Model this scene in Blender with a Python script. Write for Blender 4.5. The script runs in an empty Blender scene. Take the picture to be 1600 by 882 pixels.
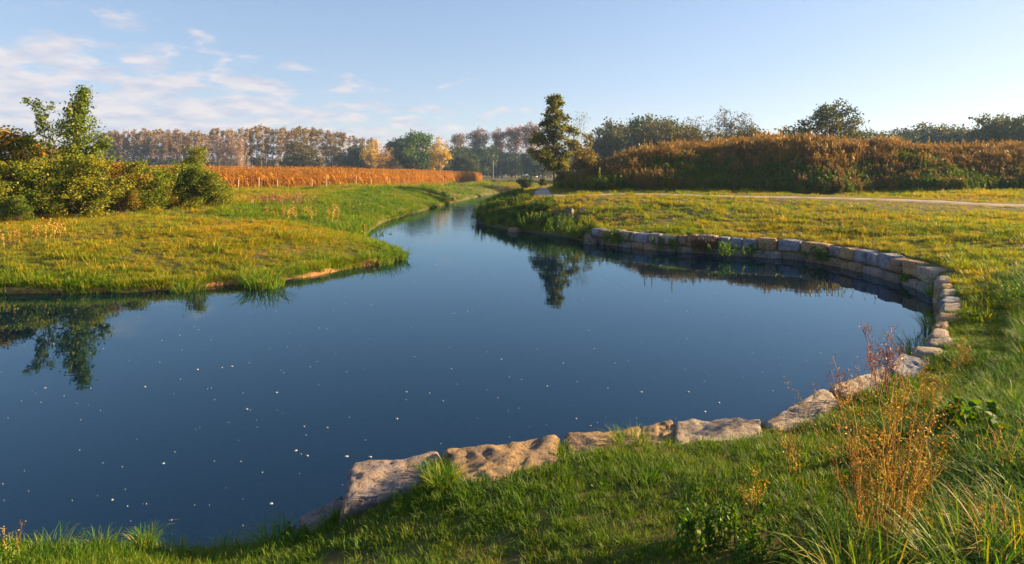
import bpy, math, random
import numpy as np
from mathutils import Vector, noise as mnoise

# ------------------------------------------------------------------ camera, sky, sun, exposure
scene = bpy.context.scene
COL = scene.collection
CAM_H = 2.9            # eye above the water
FPX = 953.4            # focal length in photo pixels (1600 wide), 80 degrees across
HOR = 272.0            # horizon row in the photo
cam_data = bpy.data.cameras.new('camera')
cam = bpy.data.objects.new('camera', cam_data)
COL.objects.link(cam)
cam.location = (0, 0, CAM_H)
cam.rotation_euler = (math.radians(90), 0, 0)
cam_data.sensor_width = 36
cam_data.lens = 18 / math.tan(math.radians(40))
cam_data.shift_y = -(441 - HOR) / 1600
cam_data.clip_start = 0.05
cam_data.clip_end = 6000
scene.camera = cam

SUN_AZ = math.radians(75)     # to the right of the view direction
SUN_EL = math.radians(15)
sun_dir = Vector((math.sin(SUN_AZ) * math.cos(SUN_EL), math.cos(SUN_AZ) * math.cos(SUN_EL), math.sin(SUN_EL)))
sun_data = bpy.data.lights.new('sun', 'SUN')
sun_data.energy = 5.0
sun_data.angle = math.radians(0.6)
sun_data.color = (1.0, 0.70, 0.36)
sun = bpy.data.objects.new('sun', sun_data)
COL.objects.link(sun)
sun.rotation_euler = (-sun_dir).to_track_quat('-Z', 'Y').to_euler()

world = bpy.data.worlds.new('World')
scene.world = world
world.use_nodes = True
wn, wl = world.node_tree.nodes, world.node_tree.links
wn.clear()
def W(t, **k):
    n = wn.new(t)
    for a, b in k.items():
        setattr(n, a, b)
    return n
def wmath(op, a, b=None, c=None, clamp=False):
    n = W('ShaderNodeMath', operation=op, use_clamp=clamp)
    for i, v in enumerate((a, b, c)):
        if v is None:
            continue
        if isinstance(v, (int, float)):
            n.inputs[i].default_value = v
        else:
            wl.new(v, n.inputs[i])
    return n.outputs[0]
sky = W('ShaderNodeTexSky', sky_type='NISHITA', sun_disc=False)
sky.sun_elevation = SUN_EL
sky.sun_rotation = SUN_AZ
sky.altitude = 50
sky.air_density = 1.0
sky.dust_density = 0.5
sky.ozone_density = 3.0
tc = W('ShaderNodeTexCoord')
sp = W('ShaderNodeSeparateXYZ')
wl.new(tc.outputs['Generated'], sp.inputs[0])
dx, dy, dz = sp.outputs
den = wmath('ADD', wmath('MAXIMUM', dz, 0.0), 0.19)
cb = W('ShaderNodeCombineXYZ')
wl.new(wmath('DIVIDE', dx, den), cb.inputs[0])
wl.new(wmath('DIVIDE', dy, den), cb.inputs[1])
n1 = W('ShaderNodeTexNoise')
n1.inputs['Scale'].default_value = 4.6
n1.inputs['Detail'].default_value = 9
n1.inputs['Roughness'].default_value = 0.56
n1.inputs['Distortion'].default_value = 0.25
wl.new(cb.outputs[0], n1.inputs['Vector'])
# a bank of cloud low in the sky on the left, thinning overhead and to the right
amt = wmath('ADD', wmath('MULTIPLY', dx, -0.42), wmath('MULTIPLY', dz, -2.2))
amt = wmath('ADD', amt, 0.22)
amt = wmath('MINIMUM', amt, 0.26)
cl = wmath('ADD', n1.outputs['Fac'], amt)
mr = W('ShaderNodeMapRange', interpolation_type='SMOOTHSTEP')
wl.new(cl, mr.inputs['Value'])
mr.inputs['From Min'].default_value = 0.52
mr.inputs['From Max'].default_value = 0.70
mr.inputs['To Max'].default_value = 0.80
n2 = W('ShaderNodeTexNoise')
n2.inputs['Scale'].default_value = 6.5
n2.inputs['Detail'].default_value = 6
wl.new(cb.outputs[0], n2.inputs['Vector'])
cr = W('ShaderNodeValToRGB')
cr.color_ramp.elements[0].position = 0.36
cr.color_ramp.elements[0].color = (0.66, 0.68, 0.82, 1)
cr.color_ramp.elements[1].position = 0.62
cr.color_ramp.elements[1].color = (1.0, 0.90, 0.88, 1)
wl.new(n2.outputs['Fac'], cr.inputs[0])
csc = W('ShaderNodeVectorMath', operation='SCALE')
wl.new(cr.outputs[0], csc.inputs[0])
csc.inputs['Scale'].default_value = 2.55
mix = W('ShaderNodeMix', data_type='RGBA')
wl.new(mr.outputs[0], mix.inputs[0])
grade = W('ShaderNodeMix', data_type='RGBA', blend_type='MULTIPLY')
grade.inputs[0].default_value = 1.0
grade.inputs[7].default_value = (1.01, 0.95, 1.03, 1)
gam = W('ShaderNodeGamma')
gam.inputs['Gamma'].default_value = 0.58
wl.new(sky.outputs[0], gam.inputs[0])
hsv = W('ShaderNodeHueSaturation')
hsv.inputs['Saturation'].default_value = 1.15
wl.new(gam.outputs[0], hsv.inputs['Color'])
wl.new(hsv.outputs[0], grade.inputs[6])
wl.new(grade.outputs[2], mix.inputs[6])
wl.new(csc.outputs[0], mix.inputs[7])
bg = W('ShaderNodeBackground')
bg.inputs['Strength'].default_value = 0.086
wl.new(mix.outputs[2], bg.inputs[0])
wo = W('ShaderNodeOutputWorld')
wl.new(bg.outputs[0], wo.inputs[0])

vs = scene.view_settings
vs.view_transform = 'Standard'
vs.look = 'None'
vs.gamma = 1
vs.use_curve_mapping = False
vs.exposure = 2.1
scene.cycles.use_denoising = True
scene.cycles.max_bounces = 6
scene.cycles.transparent_max_bounces = 16
scene.cycles.volume_bounces = 0

rng = np.random.default_rng(11)
R = random.Random(5)

def P(px, py, z=0.0):
    """photo pixel on the horizontal plane at height z -> point in the place"""
    d = (CAM_H - z) * FPX / (py - HOR)
    return ((px - 800) / FPX * d, d)
def PX(px, d):
    return (px - 800) / FPX * d

# ------------------------------------------------------------------ helpers
def tag(o, label=None, cat=None, group=None, kind=None):
    if label: o['label'] = label
    if cat: o['category'] = cat
    if group: o['group'] = group
    if kind: o['kind'] = kind
    return o

def np_mesh(name, V, F, mats=(), attrs=None, smooth=False):
    """mesh from an (n,3) array and an (m,k) array (or list of such arrays)"""
    V = np.asarray(V, dtype=np.float32)
    Fs = F if isinstance(F, list) else [F]
    Fs = [np.asarray(f, dtype=np.int32) for f in Fs if len(f)]
    me = bpy.data.meshes.new(name)
    me.vertices.add(len(V))
    me.vertices.foreach_set('co', V.ravel())
    tot = np.concatenate([np.full(len(f), f.shape[1], dtype=np.int32) for f in Fs])
    idx = np.concatenate([f.ravel() for f in Fs])
    me.loops.add(len(idx))
    me.loops.foreach_set('vertex_index', idx)
    me.polygons.add(len(tot))
    st = np.zeros(len(tot), dtype=np.int32)
    st[1:] = np.cumsum(tot)[:-1]
    me.polygons.foreach_set('loop_start', st)
    if smooth:
        me.polygons.foreach_set('use_smooth', np.ones(len(tot), dtype=bool))
    for k, v in (attrs or {}).items():
        a = me.attributes.new(k, 'FLOAT', 'POINT')
        a.data.foreach_set('value', np.asarray(v, dtype=np.float32))
    me.update(calc_edges=True)
    me.validate()
    for m in mats:
        me.materials.append(m)
    return me

def obj(name, me, parent=None, loc=None, rot=None, scale=None, link=True):
    o = bpy.data.objects.new(name, me)
    if link:
        COL.objects.link(o)
    if parent is not None:
        o.parent = parent
    if loc is not None: o.location = loc
    if rot is not None: o.rotation_euler = rot
    if scale is not None: o.scale = scale
    return o

def empty(name, loc, rz=0.0, scale=None):
    o = bpy.data.objects.new(name, None)
    o.empty_display_size = 0.2
    COL.objects.link(o)
    o.location = loc
    o.rotation_euler = (0, 0, rz)
    if scale is not None:
        o.scale = scale
    return o

class Geo:
    """collects pieces of triangles and quads"""
    def __init__(self):
        self.V, self.Q, self.T, self.n = [], [], [], 0
        self.A = []
    def add(self, V, Q=None, T=None, a=0.5):
        V = np.asarray(V, dtype=np.float32).reshape(-1, 3)
        if Q is not None and len(Q): self.Q.append(np.asarray(Q, dtype=np.int32) + self.n)
        if T is not None and len(T): self.T.append(np.asarray(T, dtype=np.int32) + self.n)
        self.V.append(V)
        self.A.append(np.full(len(V), a, dtype=np.float32) if np.isscalar(a) else np.asarray(a, dtype=np.float32))
        self.n += len(V)
    def tube(self, pts, rad, sides=5, a=0.5, cap=True):
        pts = np.asarray(pts, dtype=np.float64)
        n = len(pts)
        rad = np.broadcast_to(np.asarray(rad, dtype=np.float64), (n,))
        tan = np.gradient(pts, axis=0)
        tan /= np.linalg.norm(tan, axis=1)[:, None] + 1e-9
        ref = np.array([0.31, 0.95, 0.05]) if abs(tan[0][1]) < 0.8 else np.array([1.0, 0.1, 0.0])
        u = np.cross(tan, ref); u /= np.linalg.norm(u, axis=1)[:, None] + 1e-9
        v = np.cross(tan, u)
        ang = np.linspace(0, 2 * np.pi, sides, endpoint=False)
        V = pts[:, None, :] + rad[:, None, None] * (np.cos(ang)[None, :, None] * u[:, None, :] + np.sin(ang)[None, :, None] * v[:, None, :])
        i = np.arange(n - 1)[:, None] * sides
        j = np.arange(sides)[None, :]
        k = (np.arange(sides)[None, :] + 1) % sides
        Q = np.stack([i + j, i + k, i + sides + k, i + sides + j], axis=-1).reshape(-1, 4)
        T = None
        if cap:
            T = [((n - 1) * sides, (n - 1) * sides + q, (n - 1) * sides + q + 1) for q in range(1, sides - 1)]
        self.add(V.reshape(-1, 3), Q, T, a)
    def box(self, c, s, a=0.5, rz=0.0):
        c = np.asarray(c, float); s = np.asarray(s, float) / 2
        V = np.array([[x, y, z] for x in (-1, 1) for y in (-1, 1) for z in (-1, 1)], float) * s
        if rz:
            cr_, sr_ = math.cos(rz), math.sin(rz)
            V = np.stack([V[:, 0] * cr_ - V[:, 1] * sr_, V[:, 0] * sr_ + V[:, 1] * cr_, V[:, 2]], 1)
        Q = [(0, 1, 3, 2), (4, 6, 7, 5), (0, 4, 5, 1), (2, 3, 7, 6), (0, 2, 6, 4), (1, 5, 7, 3)]
        self.add(V + c, Q, None, a)
    def leaves(self, C, size, a, aspect=0.55, up=0.0, rg=rng):
        """one folded rhombus leaf at each centre"""
        n = len(C)
        if n == 0: return
        size = np.broadcast_to(np.asarray(size, float), (n,))
        t = rg.normal(size=(n, 3)); t[:, 2] += up
        t /= np.linalg.norm(t, axis=1)[:, None]
        w = rg.normal(size=(n, 3)); w = np.cross(t, w); w /= np.linalg.norm(w, axis=1)[:, None] + 1e-9
        L = size[:, None]
        V = np.stack([C - t * L * .5, C + w * L * aspect * .5, C + t * L * .5, C - w * L * aspect * .5], 1)
        Q = np.arange(n * 4).reshape(n, 4)
        self.add(V.reshape(-1, 3), Q, None, np.repeat(np.broadcast_to(a, (n,)), 4))
    def mesh(self, name, mats=(), smooth=False):
        V = np.concatenate(self.V)
        F = []
        if self.Q: F.append(np.concatenate(self.Q))
        if self.T: F.append(np.concatenate(self.T))
        return np_mesh(name, V, F, mats, {'tint': np.concatenate(self.A)}, smooth)

# ------------------------------------------------------------------ materials
def mat(name):
    m = bpy.data.materials.new(name)
    m.use_nodes = True
    m.node_tree.nodes.clear()
    return m, m.node_tree.nodes, m.node_tree.links

def ramp(nt, cols):
    r = nt.new('ShaderNodeValToRGB')
    e = r.color_ramp.elements
    while len(e) > 1: e.remove(e[0])
    e[0].position, e[0].color = cols[0][0], (*cols[0][1], 1)
    for p, c in cols[1:]:
        x = e.new(p); x.color = (*c, 1)
    return r

def leaf_material(name, cols, trans=0.35, inst=False, patch=0.0, patch_scale=0.3, rough=0.6):
    """foliage: colour from the leaf's own tint (and plant-to-plant variation), part of the light passes through"""
    m, N, L = mat(name)
    at = N.new('ShaderNodeAttribute'); at.attribute_name = 'tint'
    val = at.outputs['Fac']
    def mth(op, a, b):
        x = N.new('ShaderNodeMath'); x.operation = op
        for i, v in enumerate((a, b)):
            if isinstance(v, (int, float)): x.inputs[i].default_value = v
            else: L.new(v, x.inputs[i])
        return x.outputs[0]
    if inst:
        ai = N.new('ShaderNodeAttribute'); ai.attribute_type = 'INSTANCER'; ai.attribute_name = 'itint'
        val = mth('ADD', mth('MULTIPLY', val, 0.35), mth('MULTIPLY', ai.outputs['Fac'], 0.65))
    else:
        oi = N.new('ShaderNodeObjectInfo')
        val = mth('ADD', val, mth('MULTIPLY', mth('SUBTRACT', oi.outputs['Random'], 0.5), 0.22))
    if patch:
        g = N.new('ShaderNodeNewGeometry')
        nz = N.new('ShaderNodeTexNoise'); nz.inputs['Scale'].default_value = patch_scale; nz.inputs['Detail'].default_value = 3
        L.new(g.outputs['Position'], nz.inputs['Vector'])
        val = mth('ADD', val, mth('MULTIPLY', mth('SUBTRACT', nz.outputs['Fac'], 0.5), patch))
    r = ramp(N, cols)
    L.new(val, r.inputs[0])
    p = N.new('ShaderNodeBsdfPrincipled')
    p.inputs['Roughness'].default_value = rough
    p.inputs['Specular IOR Level'].default_value = 0.3
    L.new(r.outputs[0], p.inputs['Base Color'])
    out = N.new('ShaderNodeOutputMaterial')
    if trans > 0:
        t = N.new('ShaderNodeBsdfTranslucent')
        hs = N.new('ShaderNodeHueSaturation'); hs.inputs['Saturation'].default_value = 1.15; hs.inputs['Value'].default_value = 1.25
        L.new(r.outputs[0], hs.inputs['Color']); L.new(hs.outputs[0], t.inputs[0])
        mx = N.new('ShaderNodeMixShader'); mx.inputs[0].default_value = trans
        L.new(p.outputs[0], mx.inputs[1]); L.new(t.outputs[0], mx.inputs[2])
        L.new(mx.outputs[0], out.inputs[0])
    else:
        L.new(p.outputs[0], out.inputs[0])
    return m

def rough_material(name, cols, scale=3.0, bump=0.4, bscale=14.0, rough=0.9, detail=8, obj_var=0.0, coord='Object'):
    m, N, L = mat(name)
    tcn = N.new('ShaderNodeTexCoord')
    nz = N.new('ShaderNodeTexNoise'); nz.inputs['Scale'].default_value = scale; nz.inputs['Detail'].default_value = detail
    nz.inputs['Roughness'].default_value = 0.65
    L.new(tcn.outputs[coord], nz.inputs['Vector'])
    val = nz.outputs['Fac']
    if obj_var:
        oi = N.new('ShaderNodeObjectInfo')
        a = N.new('ShaderNodeMath'); a.operation = 'MULTIPLY_ADD'
        L.new(oi.outputs['Random'], a.inputs[0]); a.inputs[1].default_value = obj_var; a.inputs[2].default_value = -obj_var / 2
        b = N.new('ShaderNodeMath'); b.operation = 'ADD'
        L.new(a.outputs[0], b.inputs[0]); L.new(val, b.inputs[1]); val = b.outputs[0]
    r = ramp(N, cols); L.new(val, r.inputs[0])
    p = N.new('ShaderNodeBsdfPrincipled'); p.inputs['Roughness'].default_value = rough
    p.inputs['Specular IOR Level'].default_value = 0.25
    L.new(r.outputs[0], p.inputs['Base Color'])
    nb = N.new('ShaderNodeTexNoise'); nb.inputs['Scale'].default_value = bscale; nb.inputs['Detail'].default_value = 10
    nb.inputs['Roughness'].default_value = 0.7
    L.new(tcn.outputs[coord], nb.inputs['Vector'])
    bp = N.new('ShaderNodeBump'); bp.inputs['Strength'].default_value = bump; bp.inputs['Distance'].default_value = 0.03
    L.new(nb.outputs['Fac'], bp.inputs['Height']); L.new(bp.outputs[0], p.inputs['Normal'])
    out = N.new('ShaderNodeOutputMaterial'); L.new(p.outputs[0], out.inputs[0])
    return m

def plain(name, col, rough=0.6, metal=0.0):
    m, N, L = mat(name)
    p = N.new('ShaderNodeBsdfPrincipled')
    nz = N.new('ShaderNodeTexNoise'); nz.inputs['Scale'].default_value = 6
    r = ramp(N, [(0.3, tuple(c * .85 for c in col)), (0.7, col)])
    L.new(nz.outputs['Fac'], r.inputs[0]); L.new(r.outputs[0], p.inputs['Base Color'])
    p.inputs['Roughness'].default_value = rough; p.inputs['Metallic'].default_value = metal
    out = N.new('ShaderNodeOutputMaterial'); L.new(p.outputs[0], out.inputs[0])
    return m

M = {}
M['bark'] = rough_material('bark', [(0.3, (0.05, 0.035, 0.022)), (0.7, (0.13, 0.09, 0.06))], 4, 0.6, 20)
M['bark_pale'] = rough_material('bark_pale', [(0.3, (0.24, 0.17, 0.12)), (0.7, (0.42, 0.32, 0.24))], 3, 0.4, 12)
M['bark_grey'] = rough_material('bark_grey', [(0.3, (0.16, 0.105, 0.075)), (0.7, (0.28, 0.19, 0.135))], 3, 0.4, 12)
M['grass_short'] = leaf_material('grass_short', [(0.1, (0.044, 0.116, 0.0034)), (0.42, (0.081, 0.158, 0.0039)), (0.66, (0.151, 0.175, 0.0052)), (0.9, (0.255, 0.175, 0.0130))], 0.4, True, 0.55, 0.5)
M['grass_meadow'] = leaf_material('grass_meadow', [(0.1, (0.079, 0.177, 0.0048)), (0.36, (0.159, 0.220, 0.0060)), (0.60, (0.293, 0.244, 0.0078)), (0.9, (0.439, 0.256, 0.0180))], 0.4, True, 0.75, 0.16)
M['grass_tall'] = leaf_material('grass_tall', [(0.1, (0.037, 0.123, 0.0078)), (0.45, (0.087, 0.180, 0.0078)), (0.72, (0.194, 0.226, 0.0101)), (0.95, (0.389, 0.256, 0.0224))], 0.4, True, 0.3, 0.7)
M['tussock'] = leaf_material('tussock', [(0.1, (0.046, 0.143, 0.0084)), (0.6, (0.124, 0.221, 0.0126)), (0.9, (0.286, 0.234, 0.0210))], 0.4)
M['weed_dry'] = leaf_material('weed_dry', [(0.1, (0.10, 0.070, 0.020)), (0.4, (0.19, 0.115, 0.032)), (0.7, (0.27, 0.150, 0.040)), (0.95, (0.44, 0.30, 0.055))], 0.25, True, 0.5, 0.25)
M['weed_green'] = leaf_material('weed_green', [(0.1, (0.035, 0.077, 0.0070)), (0.5, (0.077, 0.133, 0.0098)), (0.9, (0.182, 0.182, 0.0140))], 0.35, True, 0.4, 0.3)
M['maize'] = leaf_material('maize', [(0.1, (0.24, 0.105, 0.014)), (0.5, (0.44, 0.20, 0.022)), (0.9, (0.60, 0.33, 0.05))], 0.3, True, 0.2, 0.1)
M['maize_single'] = leaf_material('maize_single', [(0.1, (0.24, 0.105, 0.014)), (0.5, (0.44, 0.20, 0.022)), (0.9, (0.60, 0.33, 0.05))], 0.3)
M['dry_stem'] = leaf_material('dry_stem', [(0.1, (0.20, 0.095, 0.018)), (0.5, (0.40, 0.22, 0.035)), (0.9, (0.58, 0.42, 0.10))], 0.3)
M['red_stem'] = leaf_material('red_stem', [(0.1, (0.13, 0.045, 0.030)), (0.5, (0.27, 0.11, 0.075)), (0.9, (0.40, 0.20, 0.12))], 0.15)
M['brown_stem'] = leaf_material('brown_stem', [(0.1, (0.055, 0.030, 0.018)), (0.5, (0.11, 0.055, 0.032)), (0.9, (0.17, 0.09, 0.05))], 0.15)
M['herb'] = leaf_material('herb', [(0.1, (0.031, 0.090, 0.0112)), (0.5, (0.066, 0.144, 0.0128)), (0.9, (0.168, 0.216, 0.0160))], 0.35)
M['clover_flower'] = plain('clover_flower', (0.55, 0.12, 0.32), 0.7)
M['yellow_flower'] = leaf_material('yellow_flower', [(0.1, (0.16, 0.16, 0.025)), (0.9, (0.36, 0.29, 0.04))], 0.3)
def foliage(name, c0, c1, c2, trans=0.3):
    M[name] = leaf_material(name, [(0.12, c0), (0.5, c1), (0.88, c2)], trans)
foliage('leaf_hedge', (0.055, 0.110, 0.006), (0.14, 0.19, 0.010), (0.30, 0.25, 0.018), .40)
foliage('leaf_gold', (0.090, 0.080, 0.012), (0.17, 0.135, 0.018), (0.28, 0.19, 0.025))
foliage('leaf_rust', (0.08, 0.11, 0.010), (0.18, 0.155, 0.012), (0.33, 0.19, 0.02), .40)
foliage('leaf_sapling', (0.045, 0.100, 0.006), (0.115, 0.175, 0.010), (0.27, 0.25, 0.02), .40)
foliage('leaf_alder', (0.045, 0.068, 0.007), (0.105, 0.120, 0.011), (0.22, 0.18, 0.018), .38)
foliage('leaf_green', (0.022, 0.060, 0.010), (0.045, 0.105, 0.012), (0.10, 0.15, 0.018))
foliage('leaf_dark', (0.018, 0.040, 0.012), (0.034, 0.064, 0.016), (0.065, 0.090, 0.02))
foliage('leaf_yellow', (0.22, 0.15, 0.010), (0.42, 0.28, 0.012), (0.60, 0.40, 0.016))
foliage('leaf_orange', (0.17, 0.085, 0.015), (0.30, 0.15, 0.02), (0.42, 0.23, 0.03))
foliage('leaf_poplar', (0.12, 0.062, 0.026), (0.20, 0.105, 0.038), (0.25, 0.16, 0.03))
foliage('leaf_poplar_top', (0.10, 0.075, 0.018), (0.18, 0.125, 0.022), (0.30, 0.19, 0.025))
foliage('leaf_copper', (0.11, 0.060, 0.042), (0.19, 0.10, 0.065), (0.27, 0.15, 0.085))
foliage('leaf_olive', (0.050, 0.050, 0.014), (0.090, 0.080, 0.020), (0.15, 0.11, 0.03))
foliage('leaf_wood', (0.030, 0.055, 0.018), (0.055, 0.080, 0.022), (0.12, 0.11, 0.03))
foliage('leaf_oak', (0.030, 0.050, 0.010), (0.060, 0.080, 0.013), (0.14, 0.12, 0.022))
foliage('twig_orange', (0.20, 0.10, 0.045), (0.30, 0.155, 0.07), (0.38, 0.21, 0.09), 0.1)
foliage('twig_brown', (0.11, 0.075, 0.055), (0.17, 0.115, 0.085), (0.23, 0.16, 0.12), 0.1)

# ------------------------------------------------------------------ the lie of the land
# shoreline, clockwise from the far left; each point: x, y, lip height, run-up length
wall_base = [P(921, 379), P(1000, 389), P(1100, 397), P(1160, 400.5), P(1214, 403), P(1255, 407), P(1295, 413), P(1346, 424), P(1371, 431), P(1392, 438.5), P(1426, 448), P(1456, 462)]
edge_near = [P(1466, 470, .55), P(1459, 500, .55), P(1448, 520, .55), P(1428, 545, .55), P(1392, 573, .55), P(1310, 604, .55), P(1200, 655, .55), P(1050, 665, .55), P(880, 680, .55), P(700, 702, .55), P(548, 735, .5), P(474, 808, .3)]
SH = []
def sh(pts, lip, run):
    for p in pts: SH.append((p[0], p[1], lip, run))
sh([(-70, 15.5), (-40, 16.2), (-25, 15.6)], .16, 6)
sh([P(0, 457), P(100, 458), P(200, 456), P(280, 452), P(330, 447), P(400, 442), P(470, 434), P(530, 422), P(600, 411)], .13, 5.0)
sh([P(634, 401)], .13, 3.0)
sh([(-4.9, 23.4), (-6.6, 27), P(582, 358), P(602, 346), P(640, 335), P(700, 319), P(742, 309), (-2.6, 90), (1.5, 104), (9, 122), (20, 140), (40, 160), (80, 180)], .12, 2.4)
sh([(82, 176), (43, 155), (24, 135), (14, 117), (7, 100), (2.0, 88), (-.8, 74), (-2.2, 60)], .12, 2.4)
sh([P(748, 334), P(745, 346), P(765, 354), P(800, 360), P(850, 366), P(895, 373)], .18, 2.0)
sh(wall_base, .56, 7)
sh(edge_near[:5], .50, 6)
sh(edge_near[5:11], .49, 4)
sh(edge_near[11:], .22, 3)
sh([P(392, 866), P(300, 862), P(200, 856), P(100, 862), P(0, 852)], .05, 2.6)
sh([(-8, 5.0), (-16, 5.8), (-30, 5.5), (-70, 5.2)], .08, 3)
SH = np.array(SH)
SX, SY = SH[:, 0], SH[:, 1]
# closed polygon for inside test
PXs, PYs = SX.copy(), SY.copy()
# densified points carrying the bank's character
_d = []
for i in range(len(SH)):
    a, b = SH[i], SH[(i + 1) % len(SH)]
    n = max(1, int(np.hypot(*(b[:2] - a[:2])) / 1.5))
    n = min(n, 12)
    for t in range(n):
        _d.append(a + (b - a) * t / n)
SHD = np.array(_d)

def shore(X, Y):
    """signed distance to the shore (positive on land) and the bank's lip and run-up there"""
    X = np.asarray(X, float).ravel(); Y = np.asarray(Y, float).ravel()
    D = np.empty_like(X); LIP = np.empty_like(X); RUN = np.empty_like(X)
    ins = np.zeros(len(X), bool)
    n = len(SX)
    ax, ay = SX, SY
    bx_, by_ = np.roll(SX, -1), np.roll(SY, -1)
    ex, ey = bx_ - ax, by_ - ay
    el = ex * ex + ey * ey
    for s in range(0, len(X), 20000):
        x = X[s:s + 20000, None]; y = Y[s:s + 20000, None]
        t = np.clip(((x - ax) * ex + (y - ay) * ey) / el, 0, 1)
        d2 = (x - ax - t * ex) ** 2 + (y - ay - t * ey) ** 2
        D[s:s + 20000] = np.sqrt(d2.min(1))
        cond = ((ay > y) != (by_ > y)) & (x < ex * (y - ay) / np.where(ey == 0, 1e-9, ey) + ax)
        ins[s:s + 20000] = cond.sum(1) % 2 == 1
        w = 1 / ((x - SHD[:, 0]) ** 2 + (y - SHD[:, 1]) ** 2 + .15) ** 2
        ws = w.sum(1)
        LIP[s:s + 20000] = (w * SHD[:, 2]).sum(1) / ws
        RUN[s:s + 20000] = (w * SHD[:, 3]).sum(1) / ws
    return np.where(ins, -D, D), LIP, RUN

PATH_PTS = np.array([(46, 20), (34, 25.5), P(1600, 321.5, 1.45), P(1450, 315.5, 1.52), P(1300, 310, 1.6), P(1150, 306.3, 1.65), (8, 38.0), P(895, 303.5, 1.65), P(852, 301.5, 1.6), (2.4, 48), (2.8, 56), (4, 68), (9, 85)], float)
def smooth_line(pts, n):
    t = np.linspace(0, len(pts) - 1, n)
    i = np.clip(t.astype(int), 0, len(pts) - 2); f = (t - i)[:, None]
    def g(k): return pts[np.clip(k, 0, len(pts) - 1)]
    p0, p1, p2, p3 = g(i - 1), g(i), g(i + 1), g(i + 2)
    return .5 * (2 * p1 + (p2 - p0) * f + (2 * p0 - 5 * p1 + 4 * p2 - p3) * f ** 2 + (3 * p1 - 3 * p2 + p3 - p0) * f ** 3)
path_c = smooth_line(PATH_PTS, 220)
def path_dist(X, Y):
    d = np.full(len(X), 1e9)
    for c in path_c[::3]:
        d = np.minimum(d, (X - c[0]) ** 2 + (Y - c[1]) ** 2)
    return np.sqrt(d)
_wave = [(rng.uniform(-1, 1, 2) * k, rng.uniform(0, 6.3), a) for k, a in [(0.25, .05), (0.3, .05), (0.6, .035), (0.8, .035), (1.6, .022), (1.9, .022), (3.1, .014), (3.7, .014), (5.5, .010), (6.4, .010), (8, .008)]]
def bumps(X, Y):
    z = 0
    for k, p, a in _wave:
        z = z + a * np.sin(X * k[0] + Y * k[1] + p + 0.7 * np.sin(Y * k[0] * .7 - X * k[1] * .9 + p))
    return z
def sstep(x, a, b):
    t = np.clip((x - a) / (b - a), 0, 1)
    return t * t * (3 - 2 * t)
def mound(X, Y):
    front = 39.5 + 0.8 * np.sin(X * .21) + .5 * np.sin(X * .53 + 1)
    up = sstep(Y, front + .7 * np.sin(X * .8 + 1), front + 6.6 + .8 * np.sin(X * .47))
    back = 1 - sstep(Y, front + 17, front + 27)
    left = sstep(X, 3.0, 13.5)
    top = 2.62 - 0.45 * sstep(X, 24, 44) + .16 * np.sin(X * .33 + .5) + .10 * np.sin(X * .61 + 2) + .10 * np.sin(X * .9 + Y * .3)
    return top * up * back * left * (1 - sstep(X, 110, 150))
def height(X, Y):
    shp = np.shape(X)
    X = np.asarray(X, float).ravel(); Y = np.asarray(Y, float).ravel()
    d, lip, run = shore(X, Y)
    r = np.hypot(X, Y)
    top = 1.35 - 0.5 * sstep(Y, 60, 190)
    top = top - .25 * np.exp(-((X + 14) ** 2 / 120 + (Y - 22) ** 2 / 60))
    top = top + .35 * np.exp(-((X + 10) ** 2 / 30 + (Y - 52) ** 2 / 150))
    top = top + .32 * sstep(X, -4, 5) * sstep(Y, 23, 33) * (1 - sstep(Y, 60, 90))
    top = top - .15 * np.exp(-((X) ** 2 + (Y) ** 2) / 20)
    top = top + .65 * sstep(X, 3.2, 12) * (1 - sstep(Y, 9, 22))
    land = np.where(d < .12, lip * d / .12, lip + (top - lip) * (1 - np.exp(-np.maximum(d - .12, 0) / run)))
    land = land + bumps(X, Y) * sstep(path_dist(X, Y), .8, 4) * (1 - np.exp(-np.maximum(d, 0) / 1.2)) * np.where(r > 250, .5, 1) + mound(X, Y)
    bed = -1.1 * (1 - np.exp(d / 1.1)) - .03
    return np.where(d > 0, land, bed).reshape(shp)
def Pg(px, py):
    """where the sight line through a photo pixel meets the land"""
    d = np.exp(np.linspace(math.log(1.8), math.log(140), 900))
    z = CAM_H - (py - HOR) * d / FPX
    X = (px - 800) / FPX * d
    hit = np.where(z <= height(X, d))[0]
    k = hit[0] if len(hit) else 899
    return float(X[k]), float(d[k])
def H1(x, y):
    return float(height(np.array([x]), np.array([y]))[0])

def axis(parts):
    out = []
    for a, b, s in parts:
        out.append(np.arange(a, b, s))
    return np.unique(np.concatenate(out).round(3))
gx = axis([(-1400, -300, 60), (-300, -80, 8), (-80, -30, 1.5), (-30, -14, .4), (-14, 14, .13), (14, 40, .5), (40, 90, 1.5), (90, 300, 8), (300, 1401, 60)])
gy = axis([(-60, -6, 3), (-6, 1.5, .4), (1.5, 27, .13), (27, 65, .4), (65, 120, 1.2), (120, 300, 6), (300, 1401, 50)])
GX, GY = np.meshgrid(gx, gy)
GZ = height(GX, GY)
nx, ny = len(gx), len(gy)
ii = (np.arange(ny - 1)[:, None] * nx + np.arange(nx - 1)[None, :]).ravel()
GF = np.stack([ii, ii + 1, ii + nx + 1, ii + nx], 1)

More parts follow.
